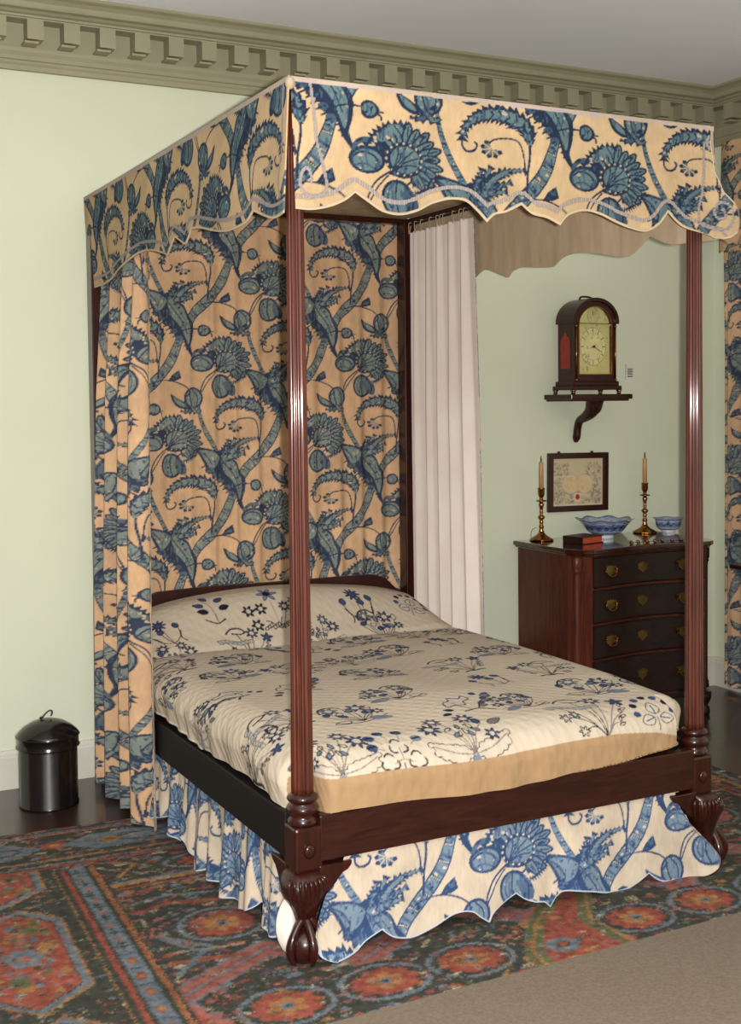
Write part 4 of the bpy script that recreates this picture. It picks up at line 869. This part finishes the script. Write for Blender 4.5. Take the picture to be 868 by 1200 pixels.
# ------------------------------------------------------------------ chest of drawers
CX0, CX1, CY0, CY1, CZ = 2.095, 2.945, 1.52, 2.025, .862
ch = empty('chest_of_drawers', ((CX0+CX1)/2, (CY0+CY1)/2, 0), 'mahogany serpentine chest of four drawers against wall right of bed', 'chest of drawers')
def chp(mb, name, mat, bevel=0, parent=None):
    o = mb.build(name, mat, parent or ch, bevel)
    if parent is None: o.matrix_parent_inverse = Matrix.Translation(-Vector(ch.location))
    return o
def serp(x):  # depth of the front wave
    t = (x-CX0)/(CX1-CX0); return .030*math.cos(2*PI*t*1.0)*-1*1.0
def fy(x, off=0): return CY0+.012+serp(x)*.9-off
n = 40
xsn = np.linspace(CX0+.07, CX1-.07, n)
body = MB(); poly = [(CX0+.01, CY1), (CX0+.01, CY0+.085), (CX0+.052, CY0+.018)]+[(x, fy(x)) for x in xsn]+[(CX1-.052, CY0+.018), (CX1-.01, CY0+.085), (CX1-.01, CY1)]
body.prism(poly, lambda a, b, d: (a, b, d), .13, .862); chp(body, 'carcass', M['chest'])
ptop = [(CX0-.018, CY1+.005), (CX0-.018, CY0+.06), (CX0+.03, CY0-.02)]+[(x, fy(x)-.032) for x in np.linspace(CX0+.07, CX1-.07, n)]+[(CX1-.03, CY0-.02), (CX1+.018, CY0+.06), (CX1+.018, CY1+.005)]
tp = MB(); tp.prism(ptop, lambda a, b, d: (a, b, d), .866, .888)
ptop2 = [((CX0+CX1)/2+(a-(CX0+CX1)/2)*.975, b+(.010 if b < 1.9 else 0)) for a, b in ptop]; tp.prism(ptop2, lambda a, b, d: (a, b, d), .855, .867)
chp(tp, 'top', M['chesttop'], .005)
bm_ = MB(); pb = [((CX0+CX1)/2+(a-(CX0+CX1)/2)*1.0, b-.008) for a, b in poly]; bm_.prism(pb, lambda a, b, d: (a, b, d), .115, .14); chp(bm_, 'base_moulding', M['chestd'], .004)
for sx, cx in ((-1, CX0+.035), (1, CX1-.035)):
    c_ = MB(); c_.lathe([(.020, .142), (.030, .144), (.030, .158), (.026, .163), (.030, .170), (.025, .178), (.023, .19)]+[(.0225, z) for z in np.linspace(.2, .76, 8)]+[(.024, .775), (.030, .782), (.026, .79), (.031, .80), (.031, .845), (.022, .856)], 32, (cx, CY0+.048, 0))
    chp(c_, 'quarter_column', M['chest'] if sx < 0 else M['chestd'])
    f_ = MB(); f_.lathe([(.018, 0), (.030, .004), (.034, .022), (.028, .042), (.020, .052), (.026, .060), (.034, .075), (.040, .095), (.040, .118)], 28, (cx, CY0+.045, 0)); chp(f_, 'foot', M['chestd'])
    f_ = MB(); f_.lathe([(.018, 0), (.030, .004), (.034, .022), (.028, .042), (.020, .052), (.026, .060), (.034, .075), (.040, .095), (.040, .118)], 28, (cx, CY1-.045, 0)); chp(f_, 'foot', M['chestd'])
rows = [(.702, .850), (.534, .692), (.362, .524), (.150, .352)]
for z0, z1 in rows:
    xa = np.linspace(CX0+.085, CX1-.085, n); dz = MB()
    prof = [(0, z0), (-.010, z0), (-.012, z0+.004), (-.006, z0+.008), (-.006, z1-.008), (-.012, z1-.004), (-.010, z1), (0, z1)]
    V = [(x, fy(x)+p-.002, z) for x in xa for p, z in prof]; m_ = len(prof); F = [(i*m_+k, i*m_+k+1, (i+1)*m_+k+1, (i+1)*m_+k) for i in range(n-1) for k in range(m_-1)]
    F += [tuple(range(m_)), tuple((n-1)*m_+k for k in range(m_-1, -1, -1))]; dz.add(V, F, False)
    dr = chp(dz, 'drawer', M['chestd']); zc = (z0+z1)/2+.004
    bat = [(-.046, .012), (-.038, .026), (-.028, .018), (-.018, .030), (-.008, .022), (0, .034), (.008, .022), (.018, .030), (.028, .018), (.038, .026), (.046, .012), (.036, .0), (.040, -.014), (.024, -.016), (.012, -.026), (0, -.036), (-.012, -.026), (-.024, -.016), (-.040, -.014), (-.036, 0)]
    for hx in (2.288, (CX0+CX1)/2-.012, 2.735):
        y = fy(hx)-.0095; h = MB(); esc = abs(hx-2.518) < .02
        h.prism([(hx+a*(.66 if esc else .85), zc+b*.82) for a, b in bat], lambda a, b, d: (a, y-d-(a-hx)*0, b), 0, .003)
        if esc: h.tube([(hx, y-.003, zc+.006), (hx, y-.005, zc+.006)], .005, 10)
        h.build('escutcheon' if esc else 'back_plate', M['dullbrass'], dr)
        if not esc:
            g = MB(); g.tube(smooth_path([(hx-.030, y-.012, zc+.006), (hx-.030, y-.014, zc-.006), (hx-.018, y-.02, zc-.022), (hx, y-.022, zc-.026), (hx+.018, y-.02, zc-.022), (hx+.030, y-.014, zc-.006), (hx+.030, y-.012, zc+.006)], 5), .0026, 8)
            for s_ in (-.030, .030): g.tube([(hx+s_, y-.003, zc+.006), (hx+s_, y-.014, zc+.006)], .005, 10); g.ball((hx+s_, y-.015, zc+.006), .006, 10)
            g.build('handle', M['brass'], dr)
ZT = .888
# ---- candlesticks and candles
def candlestick(x, y, label, clabel, rz):
    s = empty('brass_candlestick', (x, y, ZT), label, 'candlestick', None, rz); s.scale = (1.09, 1.09, 1.09)
    def sc6(a, r, z): return (r*(1+.10*abs(math.cos(3*a)) if r > .03 and z < .03 else r), z)
    b = MB(); b.lathe([(.046, 0), (.052, .001), (.053, .006), (.046, .011), (.036, .017), (.024, .026), (.016, .034), (.012, .040), (.0001, .041)], 48, scallop=lambda a, r, z: (r*(1+(.10*abs(math.cos(3*a)) if r > .03 else 0)), z)); b.build('base', M['brass'], s)
    b = MB(); b.lathe([(.010, .036), (.013, .044), (.008, .052), (.011, .060), (.012, .066), (.007, .074), (.009, .082), (.010, .090), (.007, .096), (.014, .102), (.0175, .108), (.014, .114), (.008, .119), (.007, .126), (.009, .133), (.007, .140), (.0085, .150), (.011, .160), (.013, .168), (.010, .173), (.008, .178)], 28); b.build('stem', M['brass'], s)
    b = MB(); b.lathe([(.008, .178), (.022, .181), (.027, .185), (.022, .187), (.010, .189), (.008, .196), (.012, .204), (.0155, .214), (.0155, .236), (.0175, .240), (.0175, .243), (.0125, .244), (.012, .225), (.0001, .224)], 28); b.build('socket', M['brass'], s)
    c = empty('candle', (x, y, ZT+.226*1.09), clabel, 'candle'); c.scale = (1.05, 1.05, 1.09)
    b = MB(); b.lathe([(.0112, 0), (.0112, .10), (.0105, .128), (.0108, .133), (.0098, .137), (.0001, .139)], 20); b.build('wax', M['candle'], c)
    b = MB(); b.tube([(0, 0, .136), (.001, 0, .146), (0, .001, .154), (.001, 0, .166)], [.003, .0042, .0036, .0014], 8); b.build('wick', M['wick'], c)
candlestick(2.196, 1.95, 'brass candlestick at the left end of the chest, in front of framed print', 'tallow-brown candle in the left candlestick beside the framed print', 0)
candlestick(2.86, 1.955, 'brass candlestick between the two blue and white bowls', 'tallow-brown candle in the right candlestick between the bowls', .4)
wr_ = MB(); wr_.tube(smooth_path([(2.148, 1.965, ZT+.002), (2.146, 1.97, ZT+.03), (2.156, 1.972, ZT+.055), (2.176, 1.965, ZT+.066)], 6), .0012, 6); tag(wr_.build('thin_cord', M['iron']), 'thin dark cord looping up beside the left candlestick', 'cord')
# ---- bowls
def bowl(x, y, prof_out, thick, label, nl, amp, seed, foot_h, zrim=0):
    s = empty('porcelain_bowl', (x, y, ZT), label, 'bowl', 'blue and white bowls on the chest')
    n = 96; cv = Cv(0, 0, 1, 1, .004, lin((150, 160, 174))); r_ = random.Random(seed); b1, b2, b3 = lin((40, 52, 96)), lin((70, 84, 126)), lin((110, 122, 150))
    for k in range(nl*2):
        cx = (k+.5)/(nl*2); 
        for q in range(8): a = 2*PI*q/8; cv.disc((cx+.028*math.cos(a), .52+.17*math.sin(a)), .014, b2, .07, a)
        cv.disc((cx, .52), .016, b1, .10)
    for k in range(330): cv.line([(r_.random(), r_.uniform(.1, .95)), ]*2, r_.uniform(.01, .03), r_.choice([b1, b2, b3, b2]))
    for zz, w in ((.10, .02), (.88, .03), (.97, .03)): cv.line([(0, zz), (1, zz)], w, b2)
    full = list(prof_out)+[(r-thick, z+(.001 if i == 0 else 0)) for i, (r, z) in enumerate(reversed(prof_out))]+[(.001, prof_out[0][1]+thick)]
    P = []; U = []; Vv = []; zt = prof_out[-1][1]; zb_ = prof_out[0][1]
    th = np.linspace(0, 2*PI, n+1)
    for i, (r, z) in enumerate(full):
        f = max(0, (z-zb_)/(zt-zb_)); k = 1+amp*f*f*np.cos(nl*th); zz = z+zrim*f**4*np.cos(nl*th)
        P.append(np.stack([r*k*np.cos(th), r*k*np.sin(th), zz], 1)); U.append(th/(2*PI)); Vv.append(np.full(n+1, f))
    P = np.array(P); col = cv.sample(np.array(U), np.array(Vv), True)
    # subdivide rows
    o = gridmesh('bowl_wall', P, M['porc'], s, col)
    ft = MB(); ft.lathe([(prof_out[0][0]*.92, 0), (prof_out[0][0], .001), (prof_out[0][0]*.97, foot_h), (.0005, foot_h+.002)], 48); ft.build('foot_ring', mat_plain('white_glaze', (200, 206, 210), .15), s)
    return s
pr = [(.044, .020), (.062, .024), (.082, .034), (.095, .047), (.106, .062), (.118, .078), (.132, .092), (.146, .100)]
P2 = smooth_path(pr, 4); bowl(2.525, 1.86, [tuple(p) for p in P2], .004, 'wide blue and white scalloped porcelain bowl behind the dark book', 8, .045, 1, .020, .005)
pr = [(.036, .014), (.050, .018), (.062, .032), (.067, .050), (.069, .066), (.076, .073), (.082, .076)]
P2 = smooth_path(pr, 4); bowl(2.985, 1.915, [tuple(p) for p in P2], .004, 'small round blue and white bowl next to the right bed post', 6, .02, 2, .016, .001)
# ---- book
bk = empty('book', (2.322, 1.765, ZT), 'dark leather book with red page edges on the chest beside scalloped bowl', 'book', None, .0)
b_ = MB(); b_.box(-.088, .072, -.062, .062, 0, .004, .001); b_.box(-.088, .072, -.062, .062, .033, .037, .001); b_.box(-.090, -.084, -.062, .062, .001, .036, .002); b_.build('cover', M['bookc'], bk)
b_ = MB(); b_.box(-.084, .066, -.057, .057, .004, .033); b_.build('pages', M['bookr'], bk)
bk.rotation_euler = (0, 0, .25)
# ---- strand of beads
bd = MB(); bx = np.linspace(2.47, 2.80, 8)
for i, x in enumerate(bx): bd.ball((x, fy(x)+.03+.006*math.sin(i*2), ZT+.009), .0090, 14); bd.ball((x+.004, fy(x)+.022+.006*math.sin(i*2), ZT+.0055), .0055, 10)
bd.tube([(x, fy(x)+.03+.006*math.sin(i*2), ZT+.006) for i, x in enumerate(bx)], .0015, 6)
tag(bd.build('bead_strand', M['beads']), 'strand of small shiny brass beads along the front edge of chest top', 'beads')

# ------------------------------------------------------------------ clock and its bracket
sb = empty('wall_bracket', (2.47, YW, 1.38), 'dark carved scroll bracket shelf fixed to wall under the clock', 'bracket')
def sbp(mb, name, mat, bevel=0):
    o = mb.build(name, mat, sb, bevel); o.matrix_parent_inverse = Matrix.Translation(-Vector(sb.location)); return o
sbp(MB().box(2.285, 2.668, 1.815, YW, 1.596, 1.621, .003).box(2.30, 2.655, 1.83, YW, 1.586, 1.598), 'shelf', M['clockwood'], .002)
q = MB(); pts = smooth_path([(2.475, YW-.014, 1.385), (2.475, YW-.022, 1.41), (2.475, YW-.03, 1.45), (2.475, YW-.050, 1.487), (2.475, YW-.10, 1.508), (2.475, YW-.145, 1.535), (2.475, YW-.168, 1.572), (2.475, YW-.175, 1.60)], 5)
q.tube(pts, np.interp(np.linspace(0, 1, len(pts)), [0, .08, .3, .5, .7, .85, 1], [.014, .021, .020, .023, .034, .042, .050]), 14); q.ball((2.475, YW-.016, 1.388), .016, 12)
sbp(q, 'scroll', M['clockwood'])
q = MB()
for k in range(5): q.tube(smooth_path([(2.475+(k-2)*.016, YW-.20+.006*abs(k-2), 1.597), (2.475+(k-2)*.013, YW-.205+.006*abs(k-2), 1.565), (2.475+(k-2)*.008, YW-.185, 1.535), (2.475+(k-2)*.004, YW-.15, 1.515)], 4), .007, 8)
sbp(q, 'carved_leaf', M['clockwood'])
ck = empty('bracket_clock', (2.468, 1.93, 1.621), 'arched dark wood bracket clock with brass dial on the wall shelf', 'clock')
def ckp(mb, name, mat, bevel=0):
    o = mb.build(name, mat, ck, bevel); o.matrix_parent_inverse = Matrix.Translation(-Vector(ck.location)); return o
A0, A1, B0, B1, Z0 = 2.338, 2.598, 1.860, 2.00, 1.621
cm = (A0+A1)/2; hw = (A1-A0)/2
c_ = MB(); 
for a_, b_z, c_h, d_ in ((-.018, .018, .0, .0),): pass
c_.box(A0-.022, A1+.022, B0-.018, B1+.018, Z0+.022, Z0+.042, .003); c_.box(A0-.012, A1+.012, B0-.010, B1+.010, Z0+.040, Z0+.066, .006); 
ckp(c_, 'plinth', M['clockwood'])
def arch(w, zb, zs, n=20, rise=None): rise = rise or w; return [(-w, zb), (-w, zs)]+[(-w*math.cos(a), zs+rise*math.sin(a)) for a in np.linspace(0, PI, n)[1:-1]]+[(w, zs), (w, zb)]
zs = Z0+.375
# case: solid arch at the back, door frame ring at the front
c_ = MB(); c_.prism(arch(hw, Z0+.06, zs-.02, 24, hw*.84), lambda a, b, d: (cm+a, d, b), B0+.022, B1)
ckp(c_, 'case', M['clockwood'], .002)
def ringprism(mb, o_, i_, d0, d1, fn):
    n = len(o_); V = [fn(a, b, d) for d in (d0, d1) for a, b in o_]+[fn(a, b, d) for d in (d0, d1) for a, b in i_]; F = []
    for k in range(n):
        k2 = (k+1) % n; F += [(k, k2, 2*n+k2, 2*n+k), (n+k, 3*n+k, 3*n+k2, n+k2), (k, n+k, n+k2, k2), (2*n+k, 2*n+k2, 3*n+k2, 3*n+k)]
    mb.add(V, F); return mb
c_ = ringprism(MB(), arch(hw, Z0+.06, zs-.02, 24, hw*.84), arch(hw-.028, Z0+.10, zs-.03, 24, hw*.74), B0, B0+.022, lambda a, b, d: (cm+a, d, b)); ckp(c_, 'door', M['clockwood'])
c_ = ringprism(MB(), arch(hw+.010, zs-.02, zs-.012, 24, hw*.84+.012), arch(hw-.004, zs-.02, zs-.012, 24, hw*.84-.006), B0-.014, B1+.006, lambda a, b, d: (cm+a, d, b)); ckp(c_, 'arched_moulding', M['clockwood'], .002)
c_ = ringprism(MB(), arch(hw-.026, Z0+.098, zs-.03, 24, hw*.745), arch(hw-.030, Z0+.102, zs-.03, 24, hw*.72), B0-.002, B0+.004, lambda a, b, d: (cm+a, d, b)); ckp(c_, 'brass_bezel', M['brass'])
for sx in (A0+.009, A1-.009):
    c_ = MB(); c_.tube([(sx, B0-.004, Z0+.075), (sx, B0-.004, zs-.035)], .0036, 10); c_.lathe([(.004, -.006), (.007, -.004), (.007, .004), (.004, .006)], 12, (sx, B0-.004, Z0+.072)); c_.lathe([(.004, -.006), (.007, -.004), (.007, .004), (.004, .006)], 12, (sx, B0-.004, zs-.034)); ckp(c_, 'brass_pillar', M['brass'])
dc = Cv(-.11, 0, .11, .42, .0015, lin((196, 186, 116))); r_ = random.Random(3)
dc.disc((0, .115), .078, lin((212, 202, 140)), a=1, n=40); 
th = np.linspace(0, 2*PI, 61); dc.line(np.stack([.078*np.cos(th), .115+.078*np.sin(th)], 1), .002, lin((110, 104, 62))); dc.line(np.stack([.056*np.cos(th), .115+.056*np.sin(th)], 1), .0015, lin((126, 118, 72)))
for k in range(12): a = 2*PI*k/12; dc.line([(.060*math.cos(a), .115+.060*math.sin(a)), (.074*math.cos(a), .115+.074*math.sin(a))], .004, lin((78, 74, 52)))
dc.disc((0, .245), .036, lin((180, 172, 110)), n=30); dc.line(np.stack([.036*np.cos(th), .245+.036*np.sin(th)], 1), .002, lin((110, 104, 62))); dc.line([(0, .245), (.0, .262)], .006, lin((64, 60, 44)))
for k in range(60): x, y = r_.uniform(-.09, .09), r_.uniform(.01, .28); dc.disc((x, y), r_.uniform(.002, .008), lin(r_.choice([(140, 128, 70), (190, 180, 116), (170, 128, 80), (130, 130, 90)])), a=.6)
u = np.linspace(-.103, .103, 120); v = np.linspace(0, .275+.0, 180); U, V = np.meshgrid(u, v); zs_ = zs-.03-(Z0+.10)
Wd = np.where(V < zs_, .097, .097*np.sqrt(np.clip(1-((V-zs_)/(hw*.78))**2, 0, 1))) ; V2 = np.linspace(0, zs_+hw*.74, 180)[:, None]+0*U; Wd = np.where(V2 < zs_, .103, .103*np.sqrt(np.clip(1-((V2-zs_)/(hw*.745))**2, 0, 1)))
Xd = U/.103*Wd; dcol = dc.sample(Xd, V2*.275/V2.max()*1.02)
dlo = gridmesh('dial', np.stack([cm+Xd, np.full_like(Xd, B0+.0205), Z0+.10+V2], -1), M['dial'], ck, dcol); dlo.matrix_parent_inverse = Matrix.Translation(-Vector(ck.location))
zc = Z0+.10+.115*V2.max()/.275/1.02
c_ = MB(); c_.prism([(0, 0), (.008, .012), (.0, .042), (-.008, .012)], lambda a, b, d: (cm+a*math.cos(1.0)+b*math.sin(-1.9), d, zc+b*math.cos(-1.9)+a*.3), B0+.013, B0+.015); c_.prism([(-.004, 0), (.004, 0), (.0015, .062), (-.0015, .062)], lambda a, b, d: (cm+a*math.cos(.5)+b*math.sin(2.1), d, zc+b*math.cos(2.1)), B0+.010, B0+.012)
c_.lathe([(.007, 0), (.007, .008)], 14); c_.v[-28:] = [(cm+v[0], B0+.010+v[2], zc+v[1]) for v in c_.v[-28:]]; ckp(c_, 'clock_hands', M['iron'])
c_ = MB(); c_.prism(arch(hw-.035, Z0+.101, zs-.03, 24, hw*.79), lambda a, b, d: (cm+a, d, b), B0+.005, B0+.007); ckp(c_, 'glass_pane', M['glass'])
# side opening with red silk
for sx, q0, q1 in ((A0, -.003, .003), (A1, -.003, .003)):
    pl = [(-.038, .13), (-.038, .265), (-.028, .285), (-.012, .292), (-.010, .303), (0, .312), (.010, .303), (.012, .292), (.028, .285), (.038, .265), (.038, .13)]
    c_ = MB(); c_.prism([(1.935+a, Z0+b) for a, b in pl], lambda a, b, d: (sx+d, a, b), q0, q1); ckp(c_, 'side_silk', M['red'])
for sx in (A0-.012, A1+.012):
    for sy in (B0-.006, B1+.006): c_ = MB(); c_.lathe([(.007, 0), (.012, .004), (.009, .010), (.013, .016), (.014, .022)], 16, (sx, sy, Z0)); ckp(c_, 'brass_foot', M['brass'])
c_ = MB(); zt_ = zs-.012+hw*.84+.014
c_.tube(smooth_path([(cm-.045, 1.93, zt_-.010), (cm-.040, 1.93, zt_+.004), (cm-.015, 1.93, zt_+.008), (cm+.02, 1.93, zt_+.005), (cm+.045, 1.93, zt_-.008)], 5), .005, 8); ckp(c_, 'carrying_handle', M['clockwood'])
# ---- wall label card
lb = empty('wall_card', (2.838, YW, 1.738), 'small white card with dark print on wall right of clock', 'label')
b_ = MB(); b_.box(-.030, .030, -.003, 0, -.040, .040); b_.build('card', M['paper'], lb)
b_ = MB(); b_.box(-.031, -.029, -.0036, -.003, -.040, .040)
for k in range(5): b_.box(-.018, .018-.004*(k % 2), -.0036, -.003, .014-.007*k, .018-.007*k)
b_.box(-.018, .016, -.0036, -.003, -.026, -.020); b_.build('print_lines', M['ink'], lb)

# ------------------------------------------------------------------ framed print
pf = empty('picture_frame', (2.488, YW, 1.168), 'small dark framed old map print on wall above the chest', 'picture')
fr_ = ringprism(MB(), [(-.191, -.152), (-.191, .152), (.191, .152), (.191, -.152)], [(-.160, -.122), (-.160, .122), (.160, .122), (.160, -.122)], -.024, -.003, lambda a, b, d: (a, d, b)); fr_.build('frame', M['dark'], pf, .003)
pc = Cv(-.17, -.13, .17, .13, .0012, lin((190, 174, 142))); r_ = random.Random(8); g1, g2, g3 = lin((128, 122, 106)), lin((150, 142, 122)), lin((112, 110, 108))
for x0, x1, y0, y1, nn in ((-.15, -.06, .03, .10, 60), (.05, .15, .03, .10, 60), (-.15, -.09, -.11, .02, 80), (.09, .15, -.11, .02, 80), (-.15, .15, -.11, -.05, 150)):
    for _ in range(nn): pc.disc((r_.uniform(x0, x1), r_.uniform(y0, y1)), r_.uniform(.003, .011), r_.choice([g1, g2, g3, lin((176, 158, 130))]), r_.uniform(.002, .007), r_.uniform(0, 3), .6, 10)
pc.disc((-.045, -.01), .052, lin((204, 178, 136)), .05, 0, .9); pc.disc((.045, -.01), .052, lin((204, 178, 136)), .05, 0, .9); pc.line([(-.15, .028), (-.02, .032)], .004, lin((206, 188, 156))); pc.disc((0, .06), .04, lin((190, 180, 140)), .03, 0, .7)
for cx in (-.045, .045):
    th = np.linspace(0, 2*PI, 30); pc.line(np.stack([cx+.052*np.cos(th), -.01+.05*np.sin(th)], 1), .0016, g2)
    for _ in range(14): pc.disc((cx+r_.uniform(-.03, .03), -.01+r_.uniform(-.03, .03)), r_.uniform(.004, .012), lin(r_.choice([(212, 160, 120), (186, 170, 116), (200, 186, 150)])), a=.5)
pc.poly([(-.02, -.105), (-.018, -.06), (.0, -.055), (.018, -.06), (.02, -.105)], lin((206, 184, 158))); pc.disc((0, -.078), .014, lin((176, 60, 52)), .015); pc.disc((.001, -.078), .006, lin((120, 36, 36)), .007)
pc.line([(-.158, -.118), (.158, -.118)], .004, lin((206, 192, 160)))
U, V = np.meshgrid(np.linspace(-.161, .161, 160), np.linspace(-.123, .123, 124))
gridmesh('print', np.stack([U, np.full_like(U, -.010), V], -1), M['picture'], pf, pc.sample(U, V))
b_ = MB(); b_.box(-.162, .162, -.0095, -.002, -.124, .124); b_.v = [(a, max(b, -.009), c) for a, b, c in b_.v]; b_.build('backing', M['dark'], pf)
for sx in (-.12, .09): b_ = MB(); b_.lathe([(.002, 0), (.009, .001), (.007, .008), (.002, .010)], 12, (sx, -.01, .151)); b_.build('hanging_hook', M['iron'], pf)
pf.rotation_euler = (.0, .012, 0)

# ------------------------------------------------------------------ right window hangings and the table beside them
wc = fold_curtain('window_curtain', lambda S, t: np.stack([XR-.055+0*S, 1.93-S, 0*S], -1), np.array([-1., 0, 0]), 1.1, lambda s: .025, 2.75, .022, 9, TILE_OLD, 1.3, .15, -.62, M['print'], 31, .006, M['lining'], .002, flip=True)
tag(wc, 'blue-printed window curtain hanging to floor on the right wall', 'curtain')
xs = np.arange(.80, 1.895, .006); t = np.linspace(0, 1, 110)[:, None]; X = np.repeat(xs[None], 110, 0); zb = 2.40+.03*np.sin(xs*9); Z = 2.955+(zb-2.955)*t
wv = gridmesh('window_pelmet', np.stack([XR-.10+.008*np.sin(X*30)-.02*t, X-.0*t, Z], -1), M['print'], None, print_at(TILE_OLD, -X*1.1+.3, Z-.45), solid=.003, mat2=M['lining'])
tag(wv, 'blue-printed cloth pelmet over the window at the right edge', 'pelmet')
tb = empty('side_table', (3.17, .9, 0), 'dark table at right edge, only its top corner visible', 'table')
def tbp(mb, name, mat, bevel=0):
    o = mb.build(name, mat, tb, bevel); o.matrix_parent_inverse = Matrix.Translation(-Vector(tb.location)); return o
tbp(MB().box(3.02, 3.31, .35, 1.50, .740, .764, .006), 'table_top', M['dark'])
for a, b in ((3.27, 1.33), (3.27, .40), (3.08, .40), (3.08, 1.30)):
    l_ = MB(); l_.lathe([(.010, 0), (.012, .02), (.018, .70), (.020, .74)], 12, (a, b, 0)); tbp(l_, 'leg', M['dark'])
